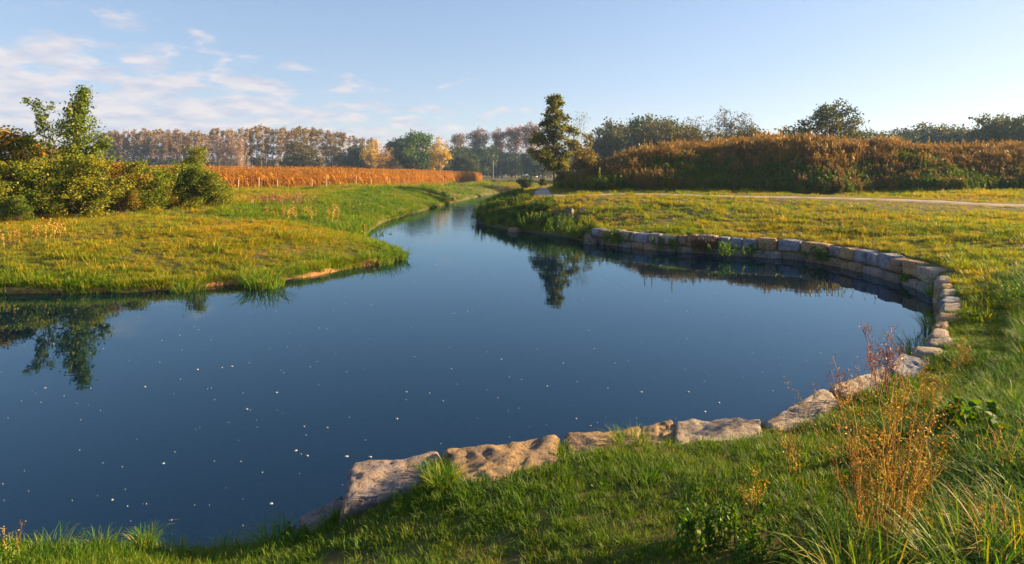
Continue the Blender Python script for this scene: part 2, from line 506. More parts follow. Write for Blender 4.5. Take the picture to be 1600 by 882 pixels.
def ground_material():
    m, N, L = mat('ground_soil')
    g = N.new('ShaderNodeNewGeometry')
    a = N.new('ShaderNodeTexNoise'); a.inputs['Scale'].default_value = 0.35; a.inputs['Detail'].default_value = 8; a.inputs['Roughness'].default_value = .65
    b = N.new('ShaderNodeTexNoise'); b.inputs['Scale'].default_value = 7; b.inputs['Detail'].default_value = 10; b.inputs['Roughness'].default_value = .75
    L.new(g.outputs['Position'], a.inputs['Vector']); L.new(g.outputs['Position'], b.inputs['Vector'])
    ra = ramp(N, [(.35, (0.045, 0.075, 0.010)), (.52, (0.085, 0.090, 0.014)), (.68, (0.15, 0.10, 0.028))])
    rb = ramp(N, [(.3, (0.045, 0.034, 0.020)), (.75, (0.15, 0.105, 0.060))])
    L.new(a.outputs['Fac'], ra.inputs[0]); L.new(b.outputs['Fac'], rb.inputs[0])
    mr_ = N.new('ShaderNodeMapRange'); mr_.inputs['From Min'].default_value = .48; mr_.inputs['From Max'].default_value = .6
    L.new(b.outputs['Fac'], mr_.inputs['Value'])
    mx = N.new('ShaderNodeMix'); mx.data_type = 'RGBA'
    L.new(mr_.outputs[0], mx.inputs[0]); L.new(ra.outputs[0], mx.inputs[6]); L.new(rb.outputs[0], mx.inputs[7])
    # below the waterline the ground is bare mud
    se = N.new('ShaderNodeSeparateXYZ'); L.new(g.outputs['Position'], se.inputs[0])
    mw = N.new('ShaderNodeMapRange'); mw.inputs['From Min'].default_value = .1; mw.inputs['From Max'].default_value = .0
    L.new(se.outputs[2], mw.inputs['Value'])
    m2 = N.new('ShaderNodeMix'); m2.data_type = 'RGBA'
    L.new(mw.outputs[0], m2.inputs[0]); L.new(mx.outputs[2], m2.inputs[6]); L.new(rb.outputs[0], m2.inputs[7])
    p = N.new('ShaderNodeBsdfPrincipled'); p.inputs['Roughness'].default_value = .95; p.inputs['Specular IOR Level'].default_value = .15
    L.new(m2.outputs[2], p.inputs['Base Color'])
    bp = N.new('ShaderNodeBump'); bp.inputs['Strength'].default_value = .7; bp.inputs['Distance'].default_value = .05
    L.new(b.outputs['Fac'], bp.inputs['Height']); L.new(bp.outputs[0], p.inputs['Normal'])
    o = N.new('ShaderNodeOutputMaterial'); L.new(p.outputs[0], o.inputs[0])
    return m
ground = obj('ground', np_mesh('ground', np.stack([GX.ravel(), GY.ravel(), GZ.ravel()], 1), GF, [ground_material()], smooth=True))
tag(ground, 'grassy earth banks, lawn and low mound around the pond', 'ground', kind='structure')

# water: one closed sheet of the pond and the stream
def water_material():
    m, N, L = mat('pond_water')
    g = N.new('ShaderNodeNewGeometry')
    mp = N.new('ShaderNodeMapping'); mp.inputs['Scale'].default_value = (0.8, 1.9, 1)
    L.new(g.outputs['Position'], mp.inputs['Vector'])
    a = N.new('ShaderNodeTexNoise'); a.inputs['Scale'].default_value = 1.9; a.inputs['Detail'].default_value = 2.5; a.inputs['Distortion'].default_value = .4
    L.new(mp.outputs[0], a.inputs['Vector'])
    b = N.new('ShaderNodeTexNoise'); b.inputs['Scale'].default_value = .12; b.inputs['Detail'].default_value = 2
    L.new(g.outputs['Position'], b.inputs['Vector'])
    # calm pond, the stream ruffled where it runs in
    se = N.new('ShaderNodeSeparateXYZ'); L.new(g.outputs['Position'], se.inputs[0])
    mr_ = N.new('ShaderNodeMapRange'); mr_.inputs['From Min'].default_value = 17; mr_.inputs['From Max'].default_value = 34
    mr_.inputs['To Min'].default_value = .035; mr_.inputs['To Max'].default_value = .20
    L.new(se.outputs[1], mr_.inputs['Value'])
    mu = N.new('ShaderNodeMath'); mu.operation = 'MULTIPLY'
    L.new(mr_.outputs[0], mu.inputs[0]); L.new(b.outputs['Fac'], mu.inputs[1])
    bp = N.new('ShaderNodeBump'); bp.inputs['Distance'].default_value = .05
    L.new(mu.outputs[0], bp.inputs['Strength']); L.new(a.outputs['Fac'], bp.inputs['Height'])
    gl = N.new('ShaderNodeBsdfGlossy'); gl.inputs['Roughness'].default_value = .015
    gl.inputs['Color'].default_value = (.66, .88, 1, 1)
    L.new(bp.outputs[0], gl.inputs['Normal'])
    df = N.new('ShaderNodeBsdfDiffuse'); df.inputs['Color'].default_value = (0.0004, 0.012, 0.034, 1)
    tr = N.new('ShaderNodeBsdfTransparent'); tr.inputs['Color'].default_value = (0.30, 0.40, 0.40, 1)
    body = N.new('ShaderNodeMixShader'); body.inputs[0].default_value = .42
    L.new(df.outputs[0], body.inputs[1]); L.new(tr.outputs[0], body.inputs[2])
    fr = N.new('ShaderNodeFresnel'); fr.inputs['IOR'].default_value = 1.50
    L.new(bp.outputs[0], fr.inputs['Normal'])
    mx = N.new('ShaderNodeMixShader')
    L.new(fr.outputs[0], mx.inputs[0]); L.new(body.outputs[0], mx.inputs[1]); L.new(gl.outputs[0], mx.inputs[2])
    o = N.new('ShaderNodeOutputMaterial'); L.new(mx.outputs[0], o.inputs[0])
    return m
wx = np.array([-75, 85.0]); wy = np.array([2.0, 185.0])
WV = [(-75, 2.5, 0), (30, 2.5, 0), (90, 60, 0), (90, 185, 0), (-75, 185, 0)]
water = obj('water', np_mesh('water', WV, np.array([[0, 1, 2, 3, 4]]), [water_material()]))
tag(water, 'still dark blue pond water joined by a small stream', 'water', kind='structure')

# orange clay lip where the left bank has been cut by the water
def mud_lip():
    pts = [SH[i][:2] for i in range(2, 13)]
    line = []
    for a, b in zip(pts[:-1], pts[1:]):
        n = max(2, int(np.hypot(*(b - a)) / .12))
        for t in range(n): line.append(a + (b - a) * t / n)
    line = np.array(line)
    tan = np.gradient(line, axis=0); tan /= np.linalg.norm(tan, axis=1)[:, None]
    nor = np.stack([tan[:, 1], -tan[:, 0]], 1)     # toward the water
    rows = []
    prof = [(-.30, .05), (-.06, .125), (.0, .115), (.04, .07), (.06, .02), (.16, -.10)]
    for k, (o_, z) in enumerate(prof):
        j = np.array([mnoise.noise(Vector((p[0] * 1.7, p[1] * 1.7, k * .35))) for p in line]) * .12
        j2 = np.array([mnoise.noise(Vector((p[0] * 3.1, p[1] * 3.1, 9 + k * .8))) for p in line])
        h = np.array([.75 + .9 * mnoise.noise(Vector((p[0] * .8, p[1] * .8, 4.2))) for p in line])
        rows.append(np.stack([line[:, 0] + nor[:, 0] * (o_ + j), line[:, 1] + nor[:, 1] * (o_ + j), z * np.clip(h, .45, 1.5) + .02 * j2], 1))
    n = len(line); V = np.concatenate(rows)
    F = []
    for k in range(len(prof) - 1):
        i = np.arange(n - 1) + k * n
        F.append(np.stack([i, i + 1, i + n + 1, i + n], 1))
    m = rough_material('clay', [(.3, (0.13, 0.060, 0.022)), (.55, (0.28, 0.14, 0.05)), (.75, (0.40, 0.23, 0.10))], 5, .9, 16, coord='Object')
    return tag(obj('clay_bank', np_mesh('clay_bank', V, np.concatenate(F), [m], smooth=False)), 'low cut edge of bare orange clay along the left waterline', 'bank', kind='structure')
mud_lip()

# footpath
def ribbon(name, c, width, mat_, label, dz):
    tan = np.gradient(c, axis=0); tan /= np.linalg.norm(tan, axis=1)[:, None]
    nor = np.stack([-tan[:, 1], tan[:, 0]], 1)
    rows = []
    for s in (-1, -.6, 0, .6, 1):
        w = width / 2 * s * (1 + .10 * np.sin(np.arange(len(c)) * .9 + s * 3))
        q = c + nor * w[:, None]
        rows.append(np.stack([q[:, 0], q[:, 1], height(q[:, 0], q[:, 1]) + dz - (.04 if abs(s) == 1 else 0)], 1))
    n = len(c); F = []
    for k in range(4):
        j = np.arange(n - 1) + k * n
        F.append(np.stack([j, j + 1, j + n + 1, j + n], 1))
    o = obj(name, np_mesh(name, np.concatenate(rows), np.concatenate(F), [mat_], smooth=True))
    return tag(o, label, 'path', kind='structure')
ribbon('path', path_c, 1.25, rough_material('path_gravel', [(.3, (.26, .19, .14)), (.7, (.42, .32, .25))], 1.5, .4, 40, coord='Object'), 'pale sandy footpath crossing the lawn below the mound', .035)

# ------------------------------------------------------------------ grass and weeds: prototypes scattered over the land
def blades(n, h, w, spread, lean, rg, curl=.5, stiff=0.0, segs=3):
    """a tuft of n tapered bent blades"""
    G = Geo()
    for _ in range(n):
        a = rg.uniform(0, 6.283); r = spread * math.sqrt(rg.uniform())
        b = np.array([math.cos(a) * r, math.sin(a) * r, 0])
        az = a + rg.normal() * .9
        o = np.array([math.cos(az), math.sin(az), 0])
        hh = h * rg.uniform(.55, 1.1); ww = w * rg.uniform(.7, 1.2)
        ln = lean * rg.uniform(.2, 1.3)
        side = np.array([-o[1], o[0], 0]); ph = rg.normal() * .6
        side = side * math.cos(ph) + o * math.sin(ph)
        V = []
        for k in range(segs):
            t = k / segs
            c = b + o * hh * ln * (t ** (1 + curl) ) + np.array([0, 0, hh * (t - .35 * ln * t * t * t)])
            wd = ww * (1 - .55 * t) * .5
            V += [c - side * wd, c + side * wd]
        V.append(b + o * hh * ln * 1.0 + np.array([0, 0, hh * (1 - .35 * ln - .12 * ln * ln)]))
        T = []
        for k in range(segs - 1):
            i = 2 * k
            T += [(i, i + 1, i + 3), (i, i + 3, i + 2)]
        i = 2 * (segs - 1)
        T.append((i, i + 1, i + 2))
        G.add(np.array(V) - np.array([0, 0, .015]), None, T, rg.uniform(0, 1))
    return G

def stalks(n, h, rg, spread=.25, r=.006, plume=.25, pl_n=16, pl_size=.05, lean=.25):
    """a clump of thin dry stems with feathery heads"""
    G = Geo()
    for _ in range(n):
        a = rg.uniform(0, 6.283); q = spread * math.sqrt(rg.uniform())
        b = np.array([math.cos(a) * q, math.sin(a) * q, -.03])
        hh = h * rg.uniform(.6, 1.1)
        az = rg.uniform(0, 6.283); ln = lean * rg.uniform(0, 1)
        o = np.array([math.cos(az) * ln, math.sin(az) * ln, 0]) * hh
        t = np.linspace(0, 1, 4)[:, None]
        pts = b + o * t ** 1.7 + np.array([0, 0, hh]) * t
        tn = rg.uniform(0, 1)
        G.tube(pts, np.linspace(r, r * .4, 4), 3, tn, False)
        k = max(1, int(pl_n * rg.uniform(.5, 1.3)))
        u = 1 - plume * rg.uniform(0, 1, k) ** .8
        c = b + o * (u[:, None] ** 1.7) + np.array([0, 0, hh]) * u[:, None] + rg.normal(size=(k, 3)) * .035 * h
        G.leaves(c, pl_size * rg.uniform(.6, 1.4, k), np.clip(tn + rg.normal(size=k) * .2, 0, 1), .2, 3.5, rg)
        k = max(1, k // 3)
        u = rg.uniform(.1, .8, k)
        c = b + o * (u[:, None] ** 1.7) + np.array([0, 0, hh]) * u[:, None] + rg.normal(size=(k, 3)) * .05 * h
        G.leaves(c, pl_size * 1.2 * rg.uniform(.6, 1.4, k), np.clip(tn + rg.normal(size=k) * .2, 0, 1), .35, .3, rg)
    return G

def leafy(n, h, rg, spread=.3, size=.1, dens=30):
    """a clump of leafy green herb stems"""
    G = Geo()
    for _ in range(n):
        a = rg.uniform(0, 6.283); q = spread * math.sqrt(rg.uniform())
        b = np.array([math.cos(a) * q, math.sin(a) * q, -.02])
        hh = h * rg.uniform(.5, 1.1); az = rg.uniform(0, 6.283); ln = rg.uniform(0, .35)
        o = np.array([math.cos(az) * ln, math.sin(az) * ln, 0]) * hh
        t = np.linspace(0, 1, 4)[:, None]
        G.tube(b + o * t ** 1.5 + np.array([0, 0, hh]) * t, np.linspace(.006, .002, 4), 3, .5, False)
        u = rg.uniform(.1, 1.02, dens)
        rad = (.10 + .5 * (1 - u)) * h * .32
        an = rg.uniform(0, 6.283, dens)
        c = b + o * (u[:, None] ** 1.5) + np.stack([np.cos(an) * rad, np.sin(an) * rad, hh * u], 1)
        G.leaves(c, size * rg.uniform(.6, 1.3, dens), np.clip(rg.uniform(.1, .9) * .6 + rg.uniform(0, .4, dens), 0, 1), .45, .2, rg)
    return G

def scatter(name, protos, X, Y, scl, label, cat, tint=None, rot_tilt=.12, dz=-.01, Z=None, sz=None):
    """one object that sets a prototype on every point"""
    n = len(X)
    Z = height(X, Y) if Z is None else Z
    me = bpy.data.meshes.new(name)
    me.vertices.add(n)
    me.vertices.foreach_set('co', np.stack([X, Y, Z + dz], 1).astype(np.float32).ravel())
    rot = np.stack([rng.normal(size=n) * rot_tilt, rng.normal(size=n) * rot_tilt, rng.uniform(0, 6.283, n)], 1)
    s3 = np.stack([scl, scl, scl if sz is None else sz], 1)
    for k, v, t in (('rot', rot, 'FLOAT_VECTOR'), ('scl', s3, 'FLOAT_VECTOR')):
        a = me.attributes.new(k, t, 'POINT'); a.data.foreach_set('vector', np.asarray(v, np.float32).ravel())
    a = me.attributes.new('pick', 'INT', 'POINT'); a.data.foreach_set('value', rng.integers(0, len(protos), n).astype(np.int32))
    a = me.attributes.new('itint', 'FLOAT', 'POINT')
    a.data.foreach_set('value', (rng.uniform(0, 1, n) if tint is None else tint).astype(np.float32))
    me.materials.append(protos[0].materials[0])
    o = obj(name, me)
    col = bpy.data.collections.new(name + '_kinds')
    for i, pm in enumerate(protos):
        col.objects.link(bpy.data.objects.new('%s_kind_%02d' % (name, i), pm))
    ng = bpy.data.node_groups.new(name, 'GeometryNodeTree')
    ng.interface.new_socket('Geometry', in_out='INPUT', socket_type='NodeSocketGeometry')
    ng.interface.new_socket('Geometry', in_out='OUTPUT', socket_type='NodeSocketGeometry')
    gi, go = ng.nodes.new('NodeGroupInput'), ng.nodes.new('NodeGroupOutput')
    ci = ng.nodes.new('GeometryNodeCollectionInfo')
    ci.inputs['Collection'].default_value = col
    ci.inputs['Separate Children'].default_value = True
    ci.inputs['Reset Children'].default_value = True
    ip = ng.nodes.new('GeometryNodeInstanceOnPoints')
    ip.inputs['Pick Instance'].default_value = True
    def na(k, t):
        x = ng.nodes.new('GeometryNodeInputNamedAttribute'); x.data_type = t; x.inputs['Name'].default_value = k
        return x.outputs['Attribute']
    L = ng.links
    L.new(gi.outputs[0], ip.inputs['Points'])
    L.new(ci.outputs[0], ip.inputs['Instance'])
    L.new(na('pick', 'INT'), ip.inputs['Instance Index'])
    er = ng.nodes.new('FunctionNodeEulerToRotation')
    L.new(na('rot', 'FLOAT_VECTOR'), er.inputs[0])
    L.new(er.outputs[0], ip.inputs['Rotation'])
    L.new(na('scl', 'FLOAT_VECTOR'), ip.inputs['Scale'])
    L.new(ip.outputs[0], go.inputs[0])
    md = o.modifiers.new('scatter', 'NODES'); md.node_group = ng
    return tag(o, label, cat, kind='stuff')

def area(n, x0, x1, y0, y1):
    return rng.uniform(x0, x1, n), rng.uniform(y0, y1, n)
def inview(X, Y, margin=1.22):
    return np.abs(X) < .839 * margin * np.maximum(Y, 0) + 2.0
def patch(X, Y, s, off=0.0):
    """soft patches 0..1"""
    v = np.sin(X * s + off + 1.3 * np.sin(Y * s * .8 + off)) + np.sin(Y * s * 1.3 - off * 2 + 1.1 * np.sin(X * s * .9)) + .6 * np.sin((X + Y) * s * 2.3 + off)
    return np.clip(.5 + v / 5.2, 0, 1)

pr = np.random.default_rng(3)
short_protos = [blades(40, .09, .0055, .07, .8, pr).mesh('lawn_tuft', [M['grass_short']]) for _ in range(6)]
# footprints of things the grass must not grow through are filled in before scattering
BLOCKS_TOP = []

# ------------------------------------------------------------------ stones
def stone_material(name, cols, pit=.35):
    m, N, L = mat(name)
    t = N.new('ShaderNodeTexCoord')
    oi = N.new('ShaderNodeObjectInfo')
    ad = N.new('ShaderNodeVectorMath'); ad.operation = 'ADD'
    sc_ = N.new('ShaderNodeVectorMath'); sc_.operation = 'SCALE'; sc_.inputs['Scale'].default_value = 17
    cx = N.new('ShaderNodeCombineXYZ')
    for i in range(3): L.new(oi.outputs['Random'], cx.inputs[i])
    L.new(cx.outputs[0], sc_.inputs[0]); L.new(t.outputs['Object'], ad.inputs[0]); L.new(sc_.outputs[0], ad.inputs[1])
    a = N.new('ShaderNodeTexNoise'); a.inputs['Scale'].default_value = 3.2; a.inputs['Detail'].default_value = 9; a.inputs['Roughness'].default_value = .68; a.inputs['Distortion'].default_value = .5
    b = N.new('ShaderNodeTexNoise'); b.inputs['Scale'].default_value = 17; b.inputs['Detail'].default_value = 9; b.inputs['Roughness'].default_value = .72
    v = N.new('ShaderNodeTexVoronoi'); v.inputs['Scale'].default_value = 9
    for q in (a, b, v): L.new(ad.outputs[0], q.inputs['Vector'])
    r = ramp(N, cols); L.new(a.outputs['Fac'], r.inputs[0])
    # dark specks in the pits and pale veins
    rs = ramp(N, [(.36, (.22, .20, .20)), (.47, (1, 1, 1)), (.62, (1, 1, 1)), (.72, (1.25, 1.22, 1.2))]); L.new(b.outputs['Fac'], rs.inputs[0])
    mx = N.new('ShaderNodeMix'); mx.data_type = 'RGBA'; mx.blend_type = 'MULTIPLY'; mx.inputs[0].default_value = 1
    L.new(r.outputs[0], mx.inputs[6]); L.new(rs.outputs[0], mx.inputs[7])
    p = N.new('ShaderNodeBsdfPrincipled'); p.inputs['Roughness'].default_value = .88; p.inputs['Specular IOR Level'].default_value = .25
    L.new(mx.outputs[2], p.inputs['Base Color'])
    s = N.new('ShaderNodeMath'); s.operation = 'MULTIPLY_ADD'; s.inputs[1].default_value = pit
    L.new(v.outputs['Distance'], s.inputs[0]); L.new(b.outputs['Fac'], s.inputs[2])
    bp = N.new('ShaderNodeBump'); bp.inputs['Strength'].default_value = 1; bp.inputs['Distance'].default_value = .06
    L.new(s.outputs[0], bp.inputs['Height']); L.new(bp.outputs[0], p.inputs['Normal'])
    o = N.new('ShaderNodeOutputMaterial'); L.new(p.outputs[0], o.inputs[0])
    return m
M['stone_tan'] = stone_material('stone_tan', [(.3, (.14, .11, .10)), (.44, (.27, .19, .12)), (.58, (.40, .26, .12)), (.75, (.45, .36, .27))])
M['stone_grey'] = stone_material('stone_grey', [(.3, (.12, .115, .13)), (.5, (.23, .20, .20)), (.62, (.34, .25, .18)), (.76, (.42, .40, .39))])
M['stone_blue'] = stone_material('stone_blue', [(.3, (.10, .11, .14)), (.5, (.19, .205, .25)), (.72, (.34, .345, .37))])
M['stone_brown'] = stone_material('stone_brown', [(.3, (.12, .085, .06)), (.5, (.24, .16, .10)), (.72, (.38, .27, .17))])
M['stone_pale'] = stone_material('stone_pale', [(.3, (.19, .16, .14)), (.5, (.32, .26, .20)), (.72, (.44, .38, .32))])
M['stone_wet'] = stone_material('stone_wet', [(.3, (.075, .065, .055)), (.5, (.15, .125, .10)), (.72, (.25, .21, .16))])

def cube_grid(n):
    pts, idx, F = [], {}, []
    lin = np.linspace(-1, 1, n + 1)
    def vid(p):
        k = tuple(np.round(p, 4))
        if k not in idx:
            idx[k] = len(pts); pts.append(k)
        return idx[k]
    for ax in range(3):
        for s in (-1, 1):
            o = [q for q in range(3) if q != ax]
            for i in range(n):
                for j in range(n):
                    q = []
                    for (u, w) in ((i, j), (i + 1, j), (i + 1, j + 1), (i, j + 1)):
                        p = [0, 0, 0]; p[ax] = s; p[o[0]] = lin[u]; p[o[1]] = lin[w]
                        q.append(vid(p))
                    if (s > 0) == (ax != 1): F.append(q)
                    else: F.append(q[::-1])
    return np.array(pts, float), np.array(F)
_CG = {n: cube_grid(n) for n in (5, 26)}
def rock(quad, z0, z1, seed, amp=.06, n=26, k=14, freq=2.6, tilt=(0, 0)):
    """rough squared block: four plan corners, bottom and top height"""
    pts, F = _CG[n]
    r = (np.abs(pts) ** k).sum(1) ** (1 / k)
    q = pts / r[:, None]
    u, v, w = (q[:, 0] + 1) / 2, (q[:, 1] + 1) / 2, (q[:, 2] + 1) / 2
    A, B, C, D = [np.array(c, float) for c in quad]        # far-left, far-right, near-right, near-left
    xy = ((1 - u) * v)[:, None] * A + (u * v)[:, None] * B + (u * (1 - v))[:, None] * C + ((1 - u) * (1 - v))[:, None] * D
    z = z0 + (z1 - z0) * w + w * (tilt[0] * (u - .5) + tilt[1] * (v - .5))
    V = np.concatenate([xy, z[:, None]], 1)
    c0 = V.mean(0)
    out = []
    for p in V:
        s = Vector(((p[0]) * freq + seed * 7.3, p[1] * freq - seed * 3.1, p[2] * freq + seed))
        d1 = mnoise.noise_vector(s) * amp
        d2 = mnoise.noise_vector(s * 3.1) * amp * .5
        d3 = mnoise.noise_vector(s * 8.5) * amp * .26
        out.append((p[0] + d1[0] + d2[0] + d3[0], p[1] + d1[1] + d2[1] + d3[1], p[2] + d1[2] + d2[2] + d3[2]))
    return np.array(out), F

BLOCKS = [  # photo corners far-left, far-right, near-right, near-left; top height; material; label
    ([(468, 813), (532, 776), (556, 800), (492, 838)], .27, 'stone_grey', 'low grey slab half buried in grass, leftmost of the shore stones'),
    ([(550, 727), (690, 711), (672, 758), (532, 786)], .50, 'stone_grey', 'big grey and buff stone block with a white vein on the near shore'),
    ([(694, 704), (868, 682), (882, 731), (722, 756)], .56, 'stone_tan', 'largest golden pitted stone block at the middle of the near shore'),
    ([(877, 681), (1000, 669), (1003, 702), (884, 722)], .53, 'stone_tan', 'smooth tan stone block right of the largest block'),
    ([(1001, 669), (1051, 662), (1054, 692), (1006, 699)], .53, 'stone_tan', 'small tan stone showing behind a grass tuft on near shore'),
    ([(1052, 660), (1190, 655), (1190, 690), (1056, 694)], .56, 'stone_pale', 'long flat pale stone left of the grass gap on near shore'),
    ([(1192, 661), (1290, 607), (1326, 634), (1232, 676)], .55, 'stone_pale', 'long pale slab slanting along the shore below the dry weeds'),
    ([(1296, 607), (1384, 576), (1396, 594), (1332, 622)], .56, 'stone_pale', 'pale speckled slab at the foot of the red dry weed'),
    ([(1386, 577), (1412, 553), (1462, 563), (1424, 594)], .57, 'stone_blue', 'blue-grey flat slab at the near end of the wall steps'),
]
block_quads = []
for i, (q, zt, mk, lab) in enumerate(BLOCKS):
    quad = [P(x, y, zt) for x, y in q]
    block_quads.append(quad)
    V, F = rock(quad, -.45, zt, i + 1, .034 if i != 2 else .042, k=26, freq=3.4, tilt=(0, .05))
    c = V.mean(0); c[2] = 0
    me = np_mesh('stone_block', V - c, F, [M[mk]], smooth=False)
    tag(obj('stone_block', me, loc=tuple(c)), lab, 'stone', 'rough stone blocks edging the near shore')

# retaining wall: every stone a child of the wall
WB = np.array(wall_base)
def wall_at(px):
    """where the sight line through a photo column meets the foot of the wall"""
    k = (px - 800) / FPX
    g = WB[:, 0] - k * WB[:, 1]
    for i in range(len(WB) - 1):
        if g[i] * g[i + 1] <= 0:
            t = g[i] / (g[i] - g[i + 1] + 1e-12)
            return WB[i] + (WB[i + 1] - WB[i]) * t
    return WB[-1] if abs(g[-1]) < abs(g[0]) else WB[0]
WL = np.concatenate([[0], np.cumsum(np.hypot(*np.diff(WB, axis=0).T))])
def wall_s(s):
    s = np.clip(s, 0, WL[-1])
    return np.array([np.interp(s, WL, WB[:, 0]), np.interp(s, WL, WB[:, 1])])
def s_of(p):
    best = (1e9, 0)
    for i in range(len(WB) - 1):
        e = WB[i + 1] - WB[i]; t = np.clip(np.dot(p - WB[i], e) / np.dot(e, e), 0, 1)
        d = np.hypot(*(WB[i] + e * t - p))
        if d < best[0]: best = (d, WL[i] + t * np.hypot(*e))
    return best[1]
stone_wall = empty('stone_wall', (*WB[5], 0))
tag(stone_wall, 'curved dry stone retaining wall of squared blocks along the far right shore', 'wall')
inv = Vector((-WB[5][0], -WB[5][1], 0))
wr = random.Random(8)
def wall_stone(a, b, z0, z1, fwd, depth, mk, seed):
    pa, pb = wall_s(a), wall_s(b)
    e = (pb - pa) / (np.hypot(*(pb - pa)) + 1e-9)
    back = np.array([-e[1], e[0]])          # away from the water
    pa, pb = pa + e * .008, pb - e * .008
    quad = [pa + back * depth, pb + back * depth, pb - back * fwd, pa - back * fwd]
    V, F = rock(quad, z0, z1, seed, .035, n=5, k=10, freq=2.6)
    c = V.mean(0)
    me = np_mesh('stone', V - c, F, [M[mk]], smooth=False)
    obj('stone', me, stone_wall, Vector(c) + inv)
tops = [923, 938, 954, 967, 990, 1012, 1031, 1055, 1072, 1088, 1120, 1140, 1160, 1183, 1214, 1250, 1291, 1313, 1334, 1355, 1370]
ts = [s_of(wall_at(x)) for x in tops] + [s_of(np.array(P(x, y))) for x, y in [(1389, 437), (1410, 443), (1432, 450)]] + [WL[-1]]
tm = ['stone_blue', 'stone_brown', 'stone_brown', 'stone_pale', 'stone_blue', 'stone_grey', 'stone_pale', 'stone_brown', 'stone_brown', 'stone_pale', 'stone_blue', 'stone_blue', 'stone_blue', 'stone_tan', 'stone_blue', 'stone_tan', 'stone_grey', 'stone_tan', 'stone_blue', 'stone_blue', 'stone_blue', 'stone_brown', 'stone_tan', 'stone_pale']
for i in range(len(ts) - 1):
    if ts[i + 1] - ts[i] > .12:
        h = .62 + wr.uniform(-.04, .05)
        wall_stone(ts[i], ts[i + 1], .24 + wr.uniform(-.02, .02), h, .03 + wr.uniform(-.05, .05), .48 + wr.uniform(-.1, .12), tm[i], 30 + i)
s = .1
i = 0
while s < WL[-1] - .2:
    l = min(wr.uniform(.6, 1.15), WL[-1] - s)
    wall_stone(s, s + l, -.45, .235 + wr.uniform(-.03, .0), .08 + wr.uniform(-.04, .06), .45, wr.choice(['stone_wet', 'stone_pale', 'stone_grey', 'stone_wet', 'stone_brown']), 80 + i)
    s += l; i += 1
steps = [(1462, 428, 1488, 440, 'stone_pale'), (1466, 441, 1488, 450, 'stone_tan'), (1468, 451, 1497, 460, 'stone_pale'), (1468, 461, 1506, 471, 'stone_blue'), (1468, 472, 1506, 484, 'stone_pale'), (1463, 486, 1500, 499, 'stone_tan'), (1458, 501, 1484, 510, 'stone_tan'), (1452, 511, 1482, 525, 'stone_grey'), (1444, 527, 1492, 537, 'stone_grey'), (1424, 538, 1480, 553, 'stone_pale')]
step_quads = []
for i, (x0, y0, x1, y1, mk) in enumerate(steps):
    zt = .60
    quad = [P(x0 + 3, y0, zt), P(x1, y0 + 1, zt), P(x1 + 1, y1, zt), P(x0 - 3, y1, zt)]
    step_quads.append(quad)
    V, F = rock(quad, -.4, zt, 140 + i, .04, n=5, k=8)
    c = V.mean(0)
    obj('stone', np_mesh('stone', V - c, F, [M[mk]], smooth=False), stone_wall, Vector(c) + inv)

# odd stones
for px, py, zt, sz, mk, lab in [(890, 336, .62, .7, 'stone_wet', 'leaning grey boulder on the right bank above the wall end'), (910, 331, .75, .3, 'stone_pale', 'small pale boulder lying right of the leaning grey one'), (922, 377, .10, .8, 'stone_wet', 'flat wet stone at waterline at the far end of wall'), (752, 347, .08, .5, 'stone_wet', 'small stone at the water by the stream mouth'), (805, 359, .1, 1.1, 'stone_brown', 'flat brown stone at the foot of the bare right bank')]:
    x, y = Pg(px, py) if zt > .3 else P(px, py, zt)
    z = H1(x, y)
    h = sz * .35
    V, F = rock([(-h, h * .6), (h, h), (h * .9, -h * .7), (-h, -h)], -.3, max(.12, sz * (.5 if sz < 1 else .2)), px, .10, n=5, k=9)
    tag(obj('boulder', np_mesh('boulder', V, F, [M[mk]]), loc=(x, y, max(z - .05, -.05)), rot=(0, 0, px)), lab, 'boulder')
x, y = P(318, 812, -.1)
V, F = rock([(-.2, .13), (.18, .16), (.2, -.12), (-.15, -.16)], -.25, .06, 77, .05, n=5, k=4)
tag(obj('sunken_stone', np_mesh('sunken_stone', V, F, [M['stone_pale']]), loc=(x, y, -.07)), 'pale stone just under the water by the near left shore', 'stone')

def in_quads(X, Y, quads, grow=1.0):
    ins = np.zeros(len(X), bool)
    for q in quads:
        q = np.array(q); c = q.mean(0); q = c + (q - c) * grow
        m = np.ones(len(X), bool)
        for a, b in zip(q, np.roll(q, -1, 0)):
            m &= ((b[0] - a[0]) * (Y - a[1]) - (b[1] - a[1]) * (X - a[0])) <= 0
        ins |= m
    return ins

# ------------------------------------------------------------------ grass
def land(X, Y, dmin):
    d, lip, run = shore(X, Y)
    return d > dmin, d
# 1 short trodden grass in front
X, Y = area(52000, -7, 12, 1.6, 12)
ok, d = land(X, Y, .06)
wall_gap = np.array([np.min((WB[:, 0] - x) ** 2 + (WB[:, 1] - y) ** 2) for x, y in zip(X, Y)])
k = ok & inview(X, Y, 1.3) & ~in_quads(X, Y, block_quads, .97) & ~in_quads(X, Y, step_quads, 1.0)
bare = patch(X, Y, 2.6, .4)
k &= rng.uniform(0, 1, len(X)) < np.clip((bare - .10) * 6, .3, 1)
X, Y, d, bare = X[k], Y[k], d[k], bare[k]
lush = patch(X, Y, 1.9, 2.0)
sc = .55 + .85 * lush ** 1.5 + .25 * np.exp(-d / .35) + .3 * rng.uniform(0, 1, len(X)) ** 3
scatter('lawn_grass', short_protos, X, Y, sc, 'short trodden green grass on the near shore', 'grass', np.clip(.62 - .5 * lush + rng.normal(size=len(X)) * .16, 0, 1))
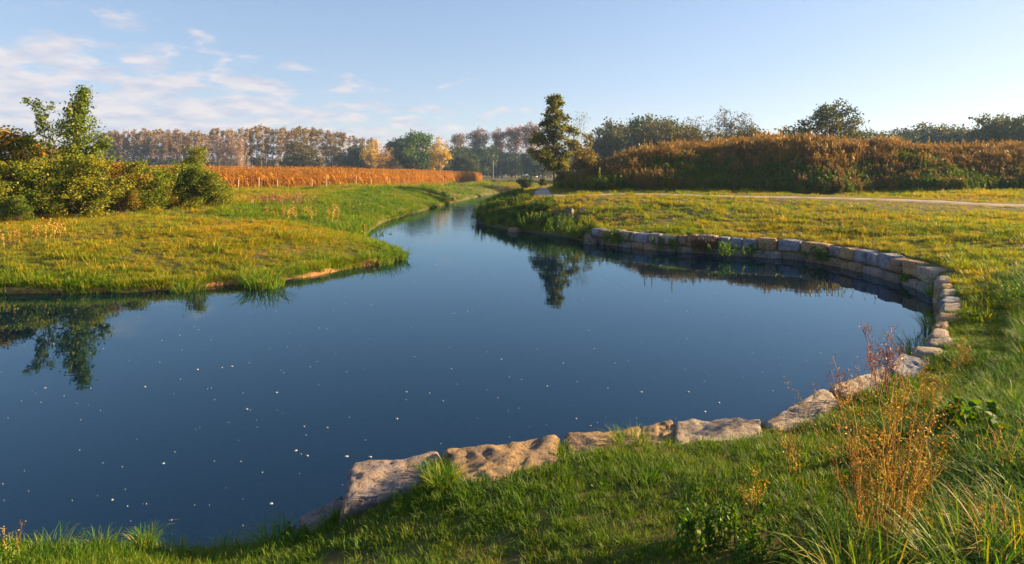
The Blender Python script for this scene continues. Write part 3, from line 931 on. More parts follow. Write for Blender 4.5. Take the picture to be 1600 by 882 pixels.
# 2 long lush grass on the right in front
tall_protos = [blades(30, .34, .0085, .10, 1.15, pr, .7, segs=5).mesh('long_tuft', [M['grass_tall']]) for _ in range(6)]
X, Y = area(21000, .5, 11, 1.6, 13)
ok, d = land(X, Y, .8)
lim = 1.15 + .85 * (Y - 2.7)
edge = X - lim + .5 * (patch(X, Y, 2.2, 5) - .5)
k = ok & inview(X, Y, 1.3) & (edge > 0) & (d > 1.0) & (rng.uniform(0, 1, len(X)) < np.clip(.25 + edge * .8, 0, 1) * np.where(Y > 6, .6, 1))
X, Y, edge = X[k], Y[k], edge[k]
sc = (.45 + .6 * np.clip(edge, 0, 1) * rng.uniform(.5, 1, len(X))) * np.where(Y > 5.5, .75, 1)
scatter('long_grass', tall_protos, X, Y, sc, 'long arching green grass on the right foreground slope', 'grass', np.clip(.30 + .5 * (patch(X, Y, 1.2, 3.3) - .5) + rng.normal(size=len(X)) * .18, 0, 1))
# 3 meadow and lawn in the middle distance
mid_protos = [blades(48, .20, .013, .17, .75, pr).mesh('meadow_tuft', [M['grass_meadow']]) for _ in range(6)]
Xs, Ys, Ss, Ts = [], [], [], []
for (n, y0, y1, s0) in ((52000, 9.5, 26, .75), (60000, 26, 62, 1.2), (30000, 62, 150, 2.2)):
    w = .84 * 1.25 * y1 + 3
    X, Y = area(n, -w, w, y0, y1)
    ok, d = land(X, Y, .05)
    k = ok & inview(X, Y, 1.25) & (path_dist(X, Y) > .8) & (mound(X, Y) < .25) & ~in_quads(X, Y, step_quads, 1.1)
    k &= ~((X > -46) & (Y > 60) & (X < -8) & (Y > 60 + (X + 29) * 2.0 + 3))         # under the maize
    wd = np.sqrt(((X[:, None] - WB[:, 0]) ** 2 + (Y[:, None] - WB[:, 1]) ** 2).min(1))
    k &= ~((d < .55) & (wd < 1.0))
    X, Y, d = X[k], Y[k], d[k]
    left = X < -2 - .0 * Y
    lush = patch(X, Y, .55, 1.0)
    edgeg = np.exp(-d / 1.3)
    sc = s0 * (.42 + .75 * lush * rng.uniform(.3, 1, len(X)) + 1.0 * rng.uniform(0, 1, len(X)) ** 7 + .45 * edgeg * np.where(left, 1, .4))
    sc = sc * np.where(Y > 20, np.clip((path_dist(X, Y) - .6) / 5, np.where(X < 13, .75, .45), 1), 1)
    sc = sc * (.72 + .75 * patch(X, Y, 1.6, 9) ** 2)
    river = (Y > 25) & (X > -14) & (X < 2) & (d < 7)
    tint = np.where(left, .55 - .42 * edgeg + .28 * (patch(X, Y, .3, 4) - .5), .52 + .35 * (patch(X, Y, .35, 7) - .5))
    tint = np.where(river, .12, tint)
    tint = np.where(~left & (Y > 36), .5, tint)
    Xs.append(X); Ys.append(Y); Ss.append(sc); Ts.append(np.clip(tint + rng.normal(size=len(X)) * .20, 0, 1))
X, Y = area(26000, -26, -3, 13, 24)      # grass hanging over the clay edge
d = shore(X, Y)[0]
k = (d > -.06) & (d < .45) & (patch(X, Y, 1.7, 3) > .38 - .2 * (d > .15))
X, Y = X[k], Y[k]
Xs.append(X); Ys.append(Y); Ss.append(.55 + .9 * rng.uniform(0, 1, len(X)) ** 2); Ts.append(np.clip(.22 + .25 * rng.normal(size=len(X)), 0, 1))
Xs, Ys, Ss, Ts = map(np.concatenate, (Xs, Ys, Ss, Ts))
scatter('meadow_grass', mid_protos, Xs, Ys, Ss, 'sunlit yellow-green grass of the banks and lawn', 'grass', Ts)
# 4 weeds covering the mound
wp = [stalks(17, 1.2, pr, .46, .010, .6, 20, .20, .16).mesh('dry_weed_clump', [M['weed_dry']]) for _ in range(5)]
gp = [leafy(12, .75, pr, .42, .13, 34).mesh('green_weed_clump', [M['weed_green']]) for _ in range(4)]
X, Y = area(40000, 1, 85, 38, 61)
mz = mound(X, Y)
k = (mz > .12) & inview(X, Y, 1.15)
X, Y, mz = X[k], Y[k], mz[k]
gpatch = patch(X, Y, .45, 2.2)
hi = np.clip(mz / 3.3, 0, 1)
green = rng.uniform(0, 1, len(X)) < np.clip(.80 - .55 * hi + 1.3 * (gpatch - .5), .15, .95)
scatter('mound_weeds', wp, X[~green], Y[~green], (.60 + .45 * patch(X, Y, .8, 6) * rng.uniform(.3, 1, len(X)) + .5 * rng.uniform(0, 1, len(X)) ** 8)[~green] * (.75 + .35 * hi[~green]), 'tall rust-brown dry weeds covering the mound', 'weeds', np.clip(.30 + .42 * hi[~green] + rng.normal(size=(~green).sum()) * .2, 0, 1))  # tint climbs to gold with height: the sunlit crest is put into the colour
scatter('mound_greenery', gp, X[green], Y[green], (.5 + .6 * rng.uniform(0, 1, len(X)))[green], 'dark green weeds among the dry stems of the mound', 'weeds')

# 5 rough herbs overgrowing the bank left of the wall
X, Y = area(9000, -4, 6, 24, 62)
d = shore(X, Y)[0]
k = (d > .05) & (d < 3.2) & (X < 3.4) & (X > -3.6) & (patch(X, Y, 1.1, 2) > .40) & (rng.uniform(0, 1, len(X)) < .55)
for b_ in (Pg(890, 338), Pg(910, 333), Pg(894, 345)):
    k &= (X - b_[0]) ** 2 + (Y - b_[1]) ** 2 > .9
scatter('bank_herbs', gp, X[k], Y[k], .22 + .45 * rng.uniform(0, 1, k.sum()) ** 2, 'rough green herbs overgrowing the right bank left of the wall', 'weeds')

# ------------------------------------------------------------------ trees and shrubs
def env_points(env, n, rg, shell=.42):
    """points through a crown made of ellipsoids (cx, cy, cz, rx, ry, rz), denser towards its outside"""
    env = np.array(env, float)
    vol = np.prod(env[:, 3:], axis=1) ** .8
    pick = rg.choice(len(env), n, p=vol / vol.sum())
    d = rg.normal(size=(n, 3)); d /= np.linalg.norm(d, axis=1)[:, None]
    r = rg.uniform(0, 1, n) ** shell
    return env[pick, :3] + d * r[:, None] * env[pick, 3:]

def tree_mesh(seed, env, trunk_h, trunk_r, n_clump, per, leaf, clump_r, bark, leafm, limb_r=.25, fork=.35, sides=6, twigs=0, lean=0.0, multi=1, droop=0.0, aspect=.6, top_tint=0.0, crown_base=None):
    """trunk mesh (trunk, limbs, twigs) and crown mesh (leaves in clumps on the limbs' ends)"""
    rg = np.random.default_rng(seed)
    T, C = Geo(), Geo()
    cl = env_points(env, n_clump, rg)
    zlo, zhi = cl[:, 2].min(), cl[:, 2].max()
    # trunk(s)
    stems = []
    for m_ in range(multi):
        a = rg.uniform(0, 6.283); l = lean * rg.uniform(.5, 1.2) if multi > 1 else lean
        t = np.linspace(0, 1, 9)
        wob = np.cumsum(rg.normal(size=(9, 2)) * trunk_h * .008, axis=0) * t[:, None]
        pts = np.stack([math.cos(a) * l * trunk_h * t ** 1.3 + wob[:, 0], math.sin(a) * l * trunk_h * t ** 1.3 + wob[:, 1], t * trunk_h - .15], 1)
        rad = trunk_r * (1 - .82 * t) * (1 + .5 * np.exp(-t * 22)) / (multi ** .4)
        T.tube(pts, rad, sides, rg.uniform(.2, .8))
        stems.append((pts, rad))
    for c in cl:
        pts, rad = stems[rg.integers(0, multi)]
        # a limb leaves the stem below the clump and rises to it
        zs = c[2] - (.25 + fork * rg.uniform(.5, 1.2)) * np.hypot(c[0], c[1]) - .03 * trunk_h
        zs = np.clip(zs, .18 * trunk_h if crown_base is None else crown_base, trunk_h * .94)
        b = np.array([np.interp(zs, pts[:, 2], pts[:, q]) for q in range(3)])
        r0 = np.interp(zs, pts[:, 2], rad) * limb_r * rg.uniform(.7, 1.3)
        t = np.linspace(0, 1, 5)[:, None]
        mid = (c - b) * t
        mid[:, 2] = (c - b)[2] * t[:, 0] ** (1.0 + .5 * rg.uniform(-1, 1))
        j = rg.normal(size=(5, 3)) * np.linalg.norm(c - b) * .035; j[0] = 0
        lp = b + mid + j
        T.tube(lp, r0 * (1 - .8 * t[:, 0]), max(3, sides - 2), rg.uniform(.2, .8), False)
        for _ in range(twigs):
            q = lp[rg.integers(2, 5)]
            e = rg.normal(size=3); e[2] = abs(e[2]) + .4 - droop
            e = e / np.linalg.norm(e) * clump_r * rg.uniform(.8, 2.0)
            T.tube(np.stack([q, q + e * .5 + rg.normal(size=3) * clump_r * .12, q + e]), [r0 * .3, r0 * .2, r0 * .08], 3, rg.uniform(0, 1), False)
    if per > 0:
        ct = rg.uniform(.15, .85, n_clump)
        k = np.maximum(1, (per * rg.uniform(.5, 1.5, n_clump)).astype(int))
        idx = np.repeat(np.arange(n_clump), k)
        off = rg.normal(size=(len(idx), 3)) * clump_r * np.array([1, 1, .75]) * .6
        off[:, 2] -= droop * np.abs(off[:, 2])
        pos = cl[idx] + off
        tint = np.clip(ct[idx] + rg.normal(size=len(idx)) * .18 + top_tint * ((pos[:, 2] - zlo) / (zhi - zlo + 1e-6) - .5), 0, 1)
        C.leaves(pos, leaf * rg.uniform(.6, 1.35, len(idx)), tint, aspect, 0, rg)
        crown = C.mesh('crown', [leafm])
    else:
        crown = None
    return T.mesh('trunk', [bark], smooth=True), crown

def place_tree(name, meshes, x, y, s, rz, label, cat, group=None, sz=None, parts=('trunk', 'crown'), z=None):
    z = H1(x, y) if z is None else z
    t = empty(name, (x, y, z), rz, (s, s, sz or s))
    tag(t, label, cat, group)
    for n_, me in zip(parts, meshes):
        if me is not None:
            obj(n_, me, t)
    return t
def tree_h(px, d, top_py, z0=None):
    """plan position and the height a tree needs to reach a row of the photo"""
    x = PX(px, d)
    z0 = H1(x, d) if z0 is None else z0
    return x, d, CAM_H + (HOR - top_py) * d / FPX - z0

ONES = ['', 'first', 'second', 'third', 'fourth', 'fifth', 'sixth', 'seventh', 'eighth', 'ninth', 'tenth', 'eleventh', 'twelfth', 'thirteenth', 'fourteenth', 'fifteenth', 'sixteenth', 'seventeenth', 'eighteenth', 'nineteenth']
def nth(i):
    return ONES[i] if i < 20 else {20: 'twentieth', 30: 'thirtieth', 40: 'fortieth'}[i] if i % 10 == 0 else {2: 'twenty-', 3: 'thirty-', 4: 'forty-'}[i // 10] + ONES[i % 10]
# --- far left: the poplar plantation (unit height 1, scaled)
def poplar(seed, leafm, bark='bark_grey', dens=1.0, twigs=2, low=.20, wid=.062):
    rg = np.random.default_rng(seed)
    env = [(rg.normal() * .012, rg.normal() * .012, low + (.97 - low) * q, wid * w, wid * w, .11) for q, w in ((.06, .55), (.25, .8), (.45, 1), (.65, 1), (.82, .85), (.95, .6))]
    env += [(0, 0, .94, wid * .8, wid * .8, .06)]
    return tree_mesh(seed, env, .96, .013, int(85 * dens), 16, .024, .032, M[bark], M[leafm], .30, 1.3, 5, twigs, aspect=.7, top_tint=.5)
POP = [poplar(200 + i, 'leaf_poplar') for i in range(4)] + [poplar(210 + i, 'leaf_poplar_top', dens=.9) for i in range(3)]
tr = random.Random(21)
px = 152.0
row = []
while px < 332:
    row.append((px, 300 + tr.uniform(-8, 8), 208 - 6 * math.exp(-((px - 250) / 40) ** 2) + tr.uniform(-3, 4)))
    px += tr.uniform(4.6, 7.2)
for i, (px, d, top) in enumerate(row):
    x, y, h = tree_h(px, d, top)
    place_tree('poplar_tree', POP[tr.randrange(0, 7)], x, y, h, tr.uniform(0, 6), '%s slender poplar from the left in the front row of the far plantation' % nth(i + 1), 'tree', 'poplars of the far left plantation')
px = 156.0
while px < 332:
    d = 322 + tr.uniform(-8, 8)
    x, y, h = tree_h(px, d, 212 + tr.uniform(-3, 6))
    place_tree('poplar_tree', POP[tr.randrange(0, 7)], x, y, h, tr.uniform(0, 6), 'slender poplar in the back row of the far left plantation', 'tree', 'poplars of the far left plantation')
    px += tr.uniform(7, 11)
px = 386.0
i = 0
while px < 592:
    i += 1
    d = 262 + tr.uniform(-16, 16)
    top = np.interp(px, [386, 420, 480, 520, 560, 592], [200, 198, 202, 206, 213, 219]) + tr.uniform(-4, 5)
    x, y, h = tree_h(px, d, top)
    place_tree('poplar_tree', POP[tr.choice([0, 1, 2, 3, 4, 5, 6, 4, 5])], x, y, h * 1.0, tr.uniform(0, 6), '%s yellowing poplar from the left behind the middle of the maize field' % nth(i), 'tree', 'poplars behind the maize field', sz=h)
    px += tr.uniform(4.4, 7.4)
px = 332.0
while px < 392:
    x, y, h = tree_h(px, 290 + tr.uniform(-8, 8), 204 + tr.uniform(-5, 6))
    place_tree('poplar_tree', POP[tr.randrange(0, 7)], x, y, h, tr.uniform(0, 6), 'brown poplar standing behind the bare orange trees', 'tree', 'poplars behind the orange trees')
    px += tr.uniform(6, 9)
# bare orange trees
def bare_tree(seed, leafm='twig_orange', bark='bark_pale', spread=.19, per=12, low=.25):
    env = [(0, 0, .45, spread, spread, .22), (0, 0, .68, spread * .95, spread * .95, .2), (0, 0, .86, spread * .6, spread * .6, .13)]
    return tree_mesh(seed, env, .9, .016, 130, per, .026, .040, M[bark], M[leafm], .35, 1.2, 5, 5, aspect=.3)
BARE = [bare_tree(231 + i) for i in range(3)]
for px, top, lab in ((342, 205, 'leftmost of three bare orange-twigged trees behind the maize'), (361, 199, 'tallest middle one of three bare orange-twigged trees'), (377, 210, 'rightmost of three bare orange-twigged trees behind the maize')):
    x, y, h = tree_h(px, 225, top)
    place_tree('bare_tree', BARE[[342, 361, 377].index(px)], x, y, h, px, lab, 'tree', 'bare orange trees')
# broad crowns behind the maize
def broad(seed, leafm, lobes, bark='bark', n=120, per=50, leaf=.042, clump=.085, trunk=.85, tr_r=.022, twigs=1, **k):
    return tree_mesh(seed, lobes, trunk, tr_r, n, per, leaf, clump, M[bark], M[leafm], .4, .6, 6, twigs, **k)
def lobes_round(seed, w=.42, base=.14, n=9):
    rg = np.random.default_rng(seed)
    L = [(0, 0, (1 + base) / 2, w * .75, w * .75, (1 - base) / 2 * .9)]
    for i in range(n):
        a = i * 2.4 + rg.uniform(-.3, .3); q = rg.uniform(base + .12, .84)
        r = w * .62 * math.sqrt(max(.05, 1 - ((q - (1 + base) / 2) / ((1 - base) / 2)) ** 2))
        L.append((math.cos(a) * r, math.sin(a) * r, q, w * .40, w * .40, .15))
    return L
G1 = broad(241, 'leaf_green', lobes_round(1, .46, .06, 11), n=150, per=52)
G2 = broad(242, 'leaf_dark', lobes_round(2, .55, .02, 11), n=150, per=50)
G3 = broad(243, 'leaf_olive', lobes_round(3, .62, .0, 11), n=150, per=50)
G4 = broad(244, 'leaf_yellow', lobes_round(4, .27, .16, 12), bark='bark_pale', n=110, per=30, leaf=.030, clump=.055, twigs=2)
G5 = broad(245, 'leaf_orange', lobes_round(5, .30, .12, 10), bark='bark_pale', n=80, per=24, leaf=.030, clump=.06, twigs=2)
G6 = broad(246, 'leaf_wood', lobes_round(6, .42, .04, 11), n=150, per=50)
G7 = broad(247, 'leaf_dark', lobes_round(7, .36, .04, 9), n=150, per=50)
DB = [G2, G7, G6]
# the purple-brown tall poplars right of the stream's vanishing point
def fan(seed, leafm='leaf_copper', wid=.30):
    env = [(0, 0, .62, wid * .6, wid * .6, .16), (wid * .35, .04, .8, wid * .6, wid * .5, .15), (-wid * .38, -.03, .8, wid * .6, wid * .5, .15), (0, 0, .88, wid * .7, wid * .6, .11)]
    return tree_mesh(seed, env, .86, .018, 110, 34, .026, .055, M['bark_grey'], M[leafm], .42, 1.1, 5, 4, aspect=.6)
FAN = [fan(251), fan(252, wid=.24), fan(253, 'twig_brown', wid=.28)]
for lab, mesh, px, d, top, nm in (
    ('round olive-brown tree standing before the poplars behind the maize', G3, 473, 215, 219, 'broadleaf_tree'),
    ('yellow-topped tree at the right end of the poplars', G4, 580, 240, 212, 'autumn_tree'),
    ('thin orange-yellow tree right of the yellow-topped one', G5, 604, 232, 223, 'autumn_tree'),
    ('big round green tree left of the golden tree', G1, 646, 215, 204, 'broadleaf_tree'),
    ('golden yellow tree at the edge of the maize field', G4, 688, 190, 209, 'autumn_tree'),
    ('dark green tree just right of the golden tree', G2, 722, 225, 226, 'broadleaf_tree'),
    ('low olive bush left of the big green tree', G3, 612, 205, 249, 'shrub'),
    ('small round green bush right of the golden tree', G6, 737, 210, 247, 'shrub'),
    ('leafless grey tree left of the copper poplars', FAN[2], 716, 330, 207, 'bare_tree'),
    ('wide copper-brown poplar with a flat top left of the group', FAN[0], 746, 300, 201, 'copper_poplar'),
    ('narrow copper-brown poplar in the middle of the group', FAN[1], 779, 310, 203, 'copper_poplar'),
    ('tall copper-brown poplar left of the near alder', FAN[0], 806, 305, 196, 'copper_poplar'),
    ('copper-brown poplar showing directly beside the near alder', FAN[1], 829, 300, 193, 'copper_poplar'),
    ('dark tree between the yellow-topped tree and the poplars', G7, 555, 245, 226, 'broadleaf_tree'),
    ('dark tree behind the big green tree on its left', G7, 626, 250, 211, 'broadleaf_tree'),
    ('dull yellow tree behind the big green tree on its right', G5, 668, 250, 213, 'autumn_tree'),
):
    x, y, h = tree_h(px, d, top)
    place_tree(nm, mesh, x, y, h, px * 1.7, lab, 'bush' if nm == 'shrub' else 'tree')
# dark undergrowth along the foot of the far woods
for i in range(30):
    px = 165 + i * 23.5 + tr.uniform(-8, 8)
    if px > 930: break
    if px < 540: d, top = 285 + tr.uniform(-10, 15), 250 + tr.uniform(-6, 4)
    elif px < 700: d, top = 260, 243 + tr.uniform(-8, 6)
    else: d, top = 275 + tr.uniform(-25, 30), 234 + tr.uniform(-9, 6)
    if px > 760: top += tr.uniform(-6, 2)
    x, y, h = tree_h(px, d, top)
    place_tree('undergrowth_bush', DB[i % 3], x, y, h * 1.35, tr.uniform(0, 6), '%s dark bush from the left along the foot of the far wood' % nth(i + 1), 'bush', 'bushes under the far wood', sz=h)
for i in range(13):
    px = 742 + i * 14.5 + tr.uniform(-4, 4)
    x, y, h = tree_h(px, 340 + tr.uniform(-8, 8), np.interp(px, [742, 830, 930], [234, 240, 236]) + tr.uniform(-5, 5))
    place_tree('woodland_tree', DB[(i + 1) % 3], x, y, h * 1.5, tr.uniform(0, 6), '%s dark tree from the left in the hazy wood behind the cars' % nth(i + 1), 'tree', 'hazy wood behind the cars', sz=h)
# --- the wooded rise behind the mound
CON = tree_mesh(261, [(0, 0, .2, .19, .19, .12), (0, 0, .38, .16, .16, .14), (0, 0, .58, .12, .12, .14), (0, 0, .78, .07, .07, .13), (0, 0, .92, .03, .03, .08)], .97, .014, 120, 26, .030, .055, M['bark'], M['leaf_dark'], .3, .1, 5, 0, aspect=.4)
for i, (px, top) in enumerate([(938, 198), (948, 200), (958, 197), (968, 190), (979, 186), (990, 184), (1001, 179), (1012, 182), (1023, 181), (1034, 184), (1045, 185), (1055, 186), (1066, 189), (1076, 193), (1088, 197), (934, 212), (953, 208), (974, 204), (996, 200), (1018, 201), (1040, 203), (1062, 205)]):
    d = 150 + tr.uniform(-10, 10) if i < 15 else 138 + tr.uniform(-4, 4)
    x, y, h = tree_h(px, d, top + tr.uniform(-2, 2))
    me = [CON, G6, G2, G6, G3, CON, G7][i % 7]
    place_tree('woodland_tree', me, x, y, h * .85, tr.uniform(0, 6), ('%s blue-green tree from the left on the wooded skyline behind the mound' % nth(i + 1)) if i < 15 else '%s tree from the left in the front row of the wood behind the mound' % nth(i - 14), 'tree', 'wood behind the mound', sz=h)
# slim birches on the skyline
BIR = [tree_mesh(270 + i, [(0, 0, .55, .09, .09, .2), (0, 0, .78, .11, .11, .18), (0, 0, .92, .06, .06, .08)], .95, .011, 70, 13 if i else 6, .022, .035, M['bark_grey'], M['leaf_olive' if i else 'twig_brown'], .3, 1.2, 5, 3, aspect=.6) for i in range(3)]
for i, (px, top, lab) in enumerate([(1078, 182, 'leafless twiggy birch at the left of the skyline group'), (1092, 180, 'thin grey birch second from the left on the skyline'), (1108, 188, 'short leafy birch left of the tallest skyline birch'), (1120, 178, 'thin bare birch just left of the tallest one'), (1131, 167, 'tallest dense birch on the skyline above the mound'), (1146, 176, 'airy birch just right of the tallest one'), (1160, 175, 'leaning airy birch second from the right on the skyline'), (1173, 180, 'rightmost sparse birch of the skyline group')]):
    x, y, h = tree_h(px, 110, top)
    place_tree('birch_tree', BIR[[0, 0, 1, 0, 2, 1, 2, 1][i]], x, y, h, px, lab, 'tree', 'birches behind the mound', sz=h)
for px, d, top, me, lab in ((1098, 104, 199, G3, 'brown-green bush under the bare birches'), (1150, 104, 200, G3, 'olive bush at the foot of the airy birches'), (1190, 104, 203, G6, 'yellow-green bush right of the birches on the mound skyline'), (1212, 104, 201, G5, 'pointed yellow bush left of the gap in the skyline'), (1240, 95, 200, G6, 'light green bush left of the large oak'), (1364, 92, 203, BIR[2], 'see-through pale shrub right of the large oak')):
    x, y, h = tree_h(px, d, top)
    place_tree('shrub', me, x, y, h, px, lab, 'bush')
# the oak
OAKL = [(0, 0, .62, .34, .34, .30), (.02, 0, .84, .22, .22, .14), (-.30, .05, .60, .20, .2, .15), (.34, 0, .52, .22, .22, .15), (-.15, -.1, .78, .18, .18, .13), (.20, .1, .72, .2, .2, .14), (-.46, 0, .44, .12, .12, .09), (.50, -.05, .40, .14, .14, .09), (.1, -.2, .45, .25, .2, .16), (-.18, .15, .42, .22, .2, .14)]
OAK = tree_mesh(281, OAKL, .72, .034, 230, 40, .028, .055, M['bark'], M['leaf_oak'], .45, .5, 7, 2)
x, y, h = tree_h(1301, 90, 154)
place_tree('oak_tree', OAK, x, y, h, .2, 'large round-crowned oak standing alone behind the mound', 'tree')
# wood on the far right
for i, (px, top) in enumerate([(1392, 207), (1406, 203), (1420, 202), (1434, 200), (1448, 198), (1462, 193), (1476, 192), (1490, 196), (1504, 198), (1518, 199), (1530, 195), (1544, 192), (1560, 181), (1580, 175), (1602, 174), (1625, 176), (1650, 180), (1675, 176)]):
    d = 150 + tr.uniform(-8, 8) if px < 1540 else 105 + tr.uniform(-4, 4)
    x, y, h = tree_h(px, d, top)
    place_tree('woodland_tree', [G6, G2, G6, G7, G3][i % 5] if px < 1540 else [G6, OAK, G3][i % 3], x, y, h * 1.1, tr.uniform(0, 6), ('%s dull green tree from the left in the far right wood' % nth(i + 1)) if px < 1540 else '%s larger olive tree from the left at the right end of the skyline' % nth(i - 11), 'tree', 'far wood on the right' if px < 1540 else 'larger trees at the right edge', sz=h)
# --- the alder by the path and its neighbours
AL = []
ar = np.random.default_rng(31)
for q in np.linspace(.24, .97, 17):
    w = np.interp(q, [.2, .32, .45, .6, .75, .9, 1], [.22, .31, .30, .26, .20, .13, .03])
    for _ in range(6):
        a = ar.uniform(0, 6.283)
        rr = w * ar.uniform(.1, .85)
        bs = ar.uniform(.05, .085) * (1.15 - .45 * q)
        AL.append((math.cos(a) * rr - .03 * (1 - q), math.sin(a) * rr, q + ar.normal() * .02, bs, bs, bs * .62))
ALDER = tree_mesh(291, AL, .96, .016, 380, 38, .023, .036, M['bark'], M['leaf_alder'], .28, .5, 7, 1, aspect=.75)
x, y, h = tree_h(866, 66, 150)
place_tree('alder_tree', ALDER, x, y, h, 0, 'tall dark alder tree beside the path at the left of the mound', 'tree')
x, y, h = tree_h(897, 70, 172)
place_tree('bare_tree', tree_mesh(292, [(.05, 0, .7, .12, .1, .2), (.1, 0, .9, .12, .1, .08)], .9, .012, 50, 5, .02, .04, M['bark'], M['leaf_alder'], .4, 1.0, 5, 3), x, y, h, 0, 'thin sparse tree with bare branches right of the alder', 'tree')
x, y, h = tree_h(914, 62, 205)
place_tree('autumn_tree', broad(293, 'leaf_gold', lobes_round(8, .30, .04, 12), n=150, per=40, leaf=.030, clump=.05), x, y, h, 1, 'yellow-olive young tree between the alder and the mound', 'tree')
BU = [broad(300 + i, lf, lobes_round(20 + i, .55, .0, 9), trunk=.6, n=120, per=34, leaf=.045, clump=.09, twigs=2, multi=4, lean=.35) for i, lf in enumerate(['leaf_hedge', 'leaf_rust', 'leaf_hedge', 'leaf_olive'])]
for px, d, top, me, lab, w in ((822, 80, 273, G2, 'dark green bush beside the bend of the path', 1.2), (848, 84, 277, G6, 'small green bush behind the path at the alder foot', 1.0), (884, 54, 262, BU[3], 'dark bush at the foot of the alder', 1.3), (903, 47, 268, BU[1], 'rusty bush at the left end of the mound', 1.4), (930, 45, 258, BU[3], 'olive bush climbing the left shoulder of the mound', 1.4), (872, 50, 282, BU[0], 'low green bush at the path edge below the alder', 1.3)):
    x, y, h = tree_h(px, d, top)
    place_tree('shrub', me, x, y, h * w, px, lab, 'bush', sz=h, parts=('stem', 'foliage'))

# --- hedge of shrubs and the saplings on the left bank
def shrub(seed, leafm, w=.5, n=210, per=36, leaf=.032, clump=.07):
    rg = np.random.default_rng(seed)
    L = []
    for i in range(14):
        a = rg.uniform(0, 6.283); r = w * rg.uniform(0, .7)
        q = rg.uniform(.12, .86)
        L.append((math.cos(a) * r, math.sin(a) * r, q * (1 - .3 * r / w), w * .30, w * .30, .14))
    return tree_mesh(seed, L, .8, .012, n, per, leaf, clump, M['bark'], M[leafm], .5, .8, 5, 2, multi=6, lean=.25, aspect=.62, crown_base=.02)
HEDGE = [shrub(310, 'leaf_hedge'), shrub(311, 'leaf_rust'), shrub(312, 'leaf_hedge', .42), shrub(313, 'leaf_sapling', .45), shrub(314, 'leaf_hedge', .55), shrub(315, 'leaf_rust', .35)]
for px, d, top, m_, w, lab in (
    (-60, 27, 178, 0, 1.0, 'tall green shrub cut by the left edge of the picture'),
    (4, 28, 182, 1, .95, 'tall rusty shrub at the far left of the hedge'),
    (40, 29, 205, 4, 1.1, 'broad green shrub below the leafy crooked sapling'),
    (66, 32, 212, 4, .9, 'tall olive shrub behind the gap between the two saplings'),
    (112, 33, 220, 0, 1.0, 'green shrub behind the conical sapling'),
    (-20, 24.5, 245, 0, 1.0, 'low green shrub in front of the tall rusty one'),
    (62, 25.5, 236, 2, 1.0, 'yellow-green shrub left of the conical sapling'),
    (95, 26.5, 230, 4, .95, 'dense green shrub at the foot of the conical sapling'),
    (138, 26.5, 240, 0, 1.1, 'green shrub just right of the conical sapling'),
    (172, 28, 241, 1, 1.1, 'brownish shrub left of the middle of the hedge'),
    (203, 29, 244, 3, 1.0, 'upright green shrub in the middle of the hedge'),
    (228, 29, 243, 4, 1.0, 'dark green shrub with upright tips right of the hedge middle'),
    (255, 30, 249, 2, 1.1, 'narrow green shrub left of the pointed one'),
    (282, 31, 247, 3, 1.1, 'light green shrub at the foot of the pointed one'),
    (303, 32, 214, 2, .62, 'pointed dark shrub rising above the right end of the hedge'),
    (318, 31, 258, 0, 1.1, 'low dark shrub second from the right end of the hedge'),
    (335, 31, 266, 4, .9, 'smallest green shrub at the right end of the hedge'),
    (192, 27.5, 285, 5, 1.2, 'low orange-leaved bush before the hedge middle'),
    (270, 30, 290, 5, 1.2, 'low rusty bush before the right half of the hedge'),
    (30, 24, 300, 3, 1.2, 'low leafy bush at the far left foot of the hedge')):
    x, y, h = tree_h(px, d, top)
    place_tree('shrub', HEDGE[m_], x, y, h * w * 1.22, px * 2.3, lab, 'shrub', sz=h, parts=('stem', 'foliage'))
# conical sapling: a straight leader with short rising side branches
def sapling(seed, h, wid, leafm, n_br, leaf, bend=0.0, z_lo=.25, den=1.0):
    rg = np.random.default_rng(seed)
    T, C = Geo(), Geo()
    t = np.linspace(0, 1, 12)
    lead = np.stack([bend * h * t ** 2 + .03 * h * np.sin(t * 7), .02 * h * np.sin(t * 5), t * h - .1], 1)
    T.tube(lead, .045 * h / 5 * (1 - .88 * t), 6)
    for i in range(n_br):
        q = z_lo + (1 - z_lo) * (i + rg.uniform(0, 1)) / n_br
        b = np.array([np.interp(q, t, lead[:, k]) for k in range(3)])
        a = i * 2.4 + rg.uniform(-.4, .4)
        L = wid * h * (1.03 - q) ** .95 * rg.uniform(.55, 1.2) + .012 * h
        e = np.array([math.cos(a), math.sin(a), rg.uniform(.45, .95)]); e /= np.linalg.norm(e)
        u = np.linspace(0, 1, 5)[:, None]
        pts = b + e * L * u + np.array([0, 0, .12 * L]) * u ** 2
        T.tube(pts, .012 * h / 5 * (1.2 - u[:, 0]), 4, .5, False)
        k = int(34 * den * (.4 + L / (wid * h)))
        v = rg.uniform(.15, 1.05, k)
        c = b + e * L * v[:, None] + np.array([0, 0, .12 * L]) * v[:, None] ** 2 + rg.normal(size=(k, 3)) * .022 * h
        C.leaves(c, leaf * rg.uniform(.6, 1.3, k), np.clip(rg.uniform(.15, .8) + rg.normal(size=k) * .15, 0, 1), .62, .3, rg)
    return T.mesh('trunk', [M['bark']], True), C.mesh('crown', [M[leafm]])
x, y, h = tree_h(126, 28, 137)
place_tree('sapling', sapling(330, h, .33, 'leaf_sapling', 135, .13, .01, .22, 1.5), x, y, 1, .5, 'tall conical green sapling rising out of the hedge', 'tree')
x, y, h = tree_h(78, 28.5, 152)
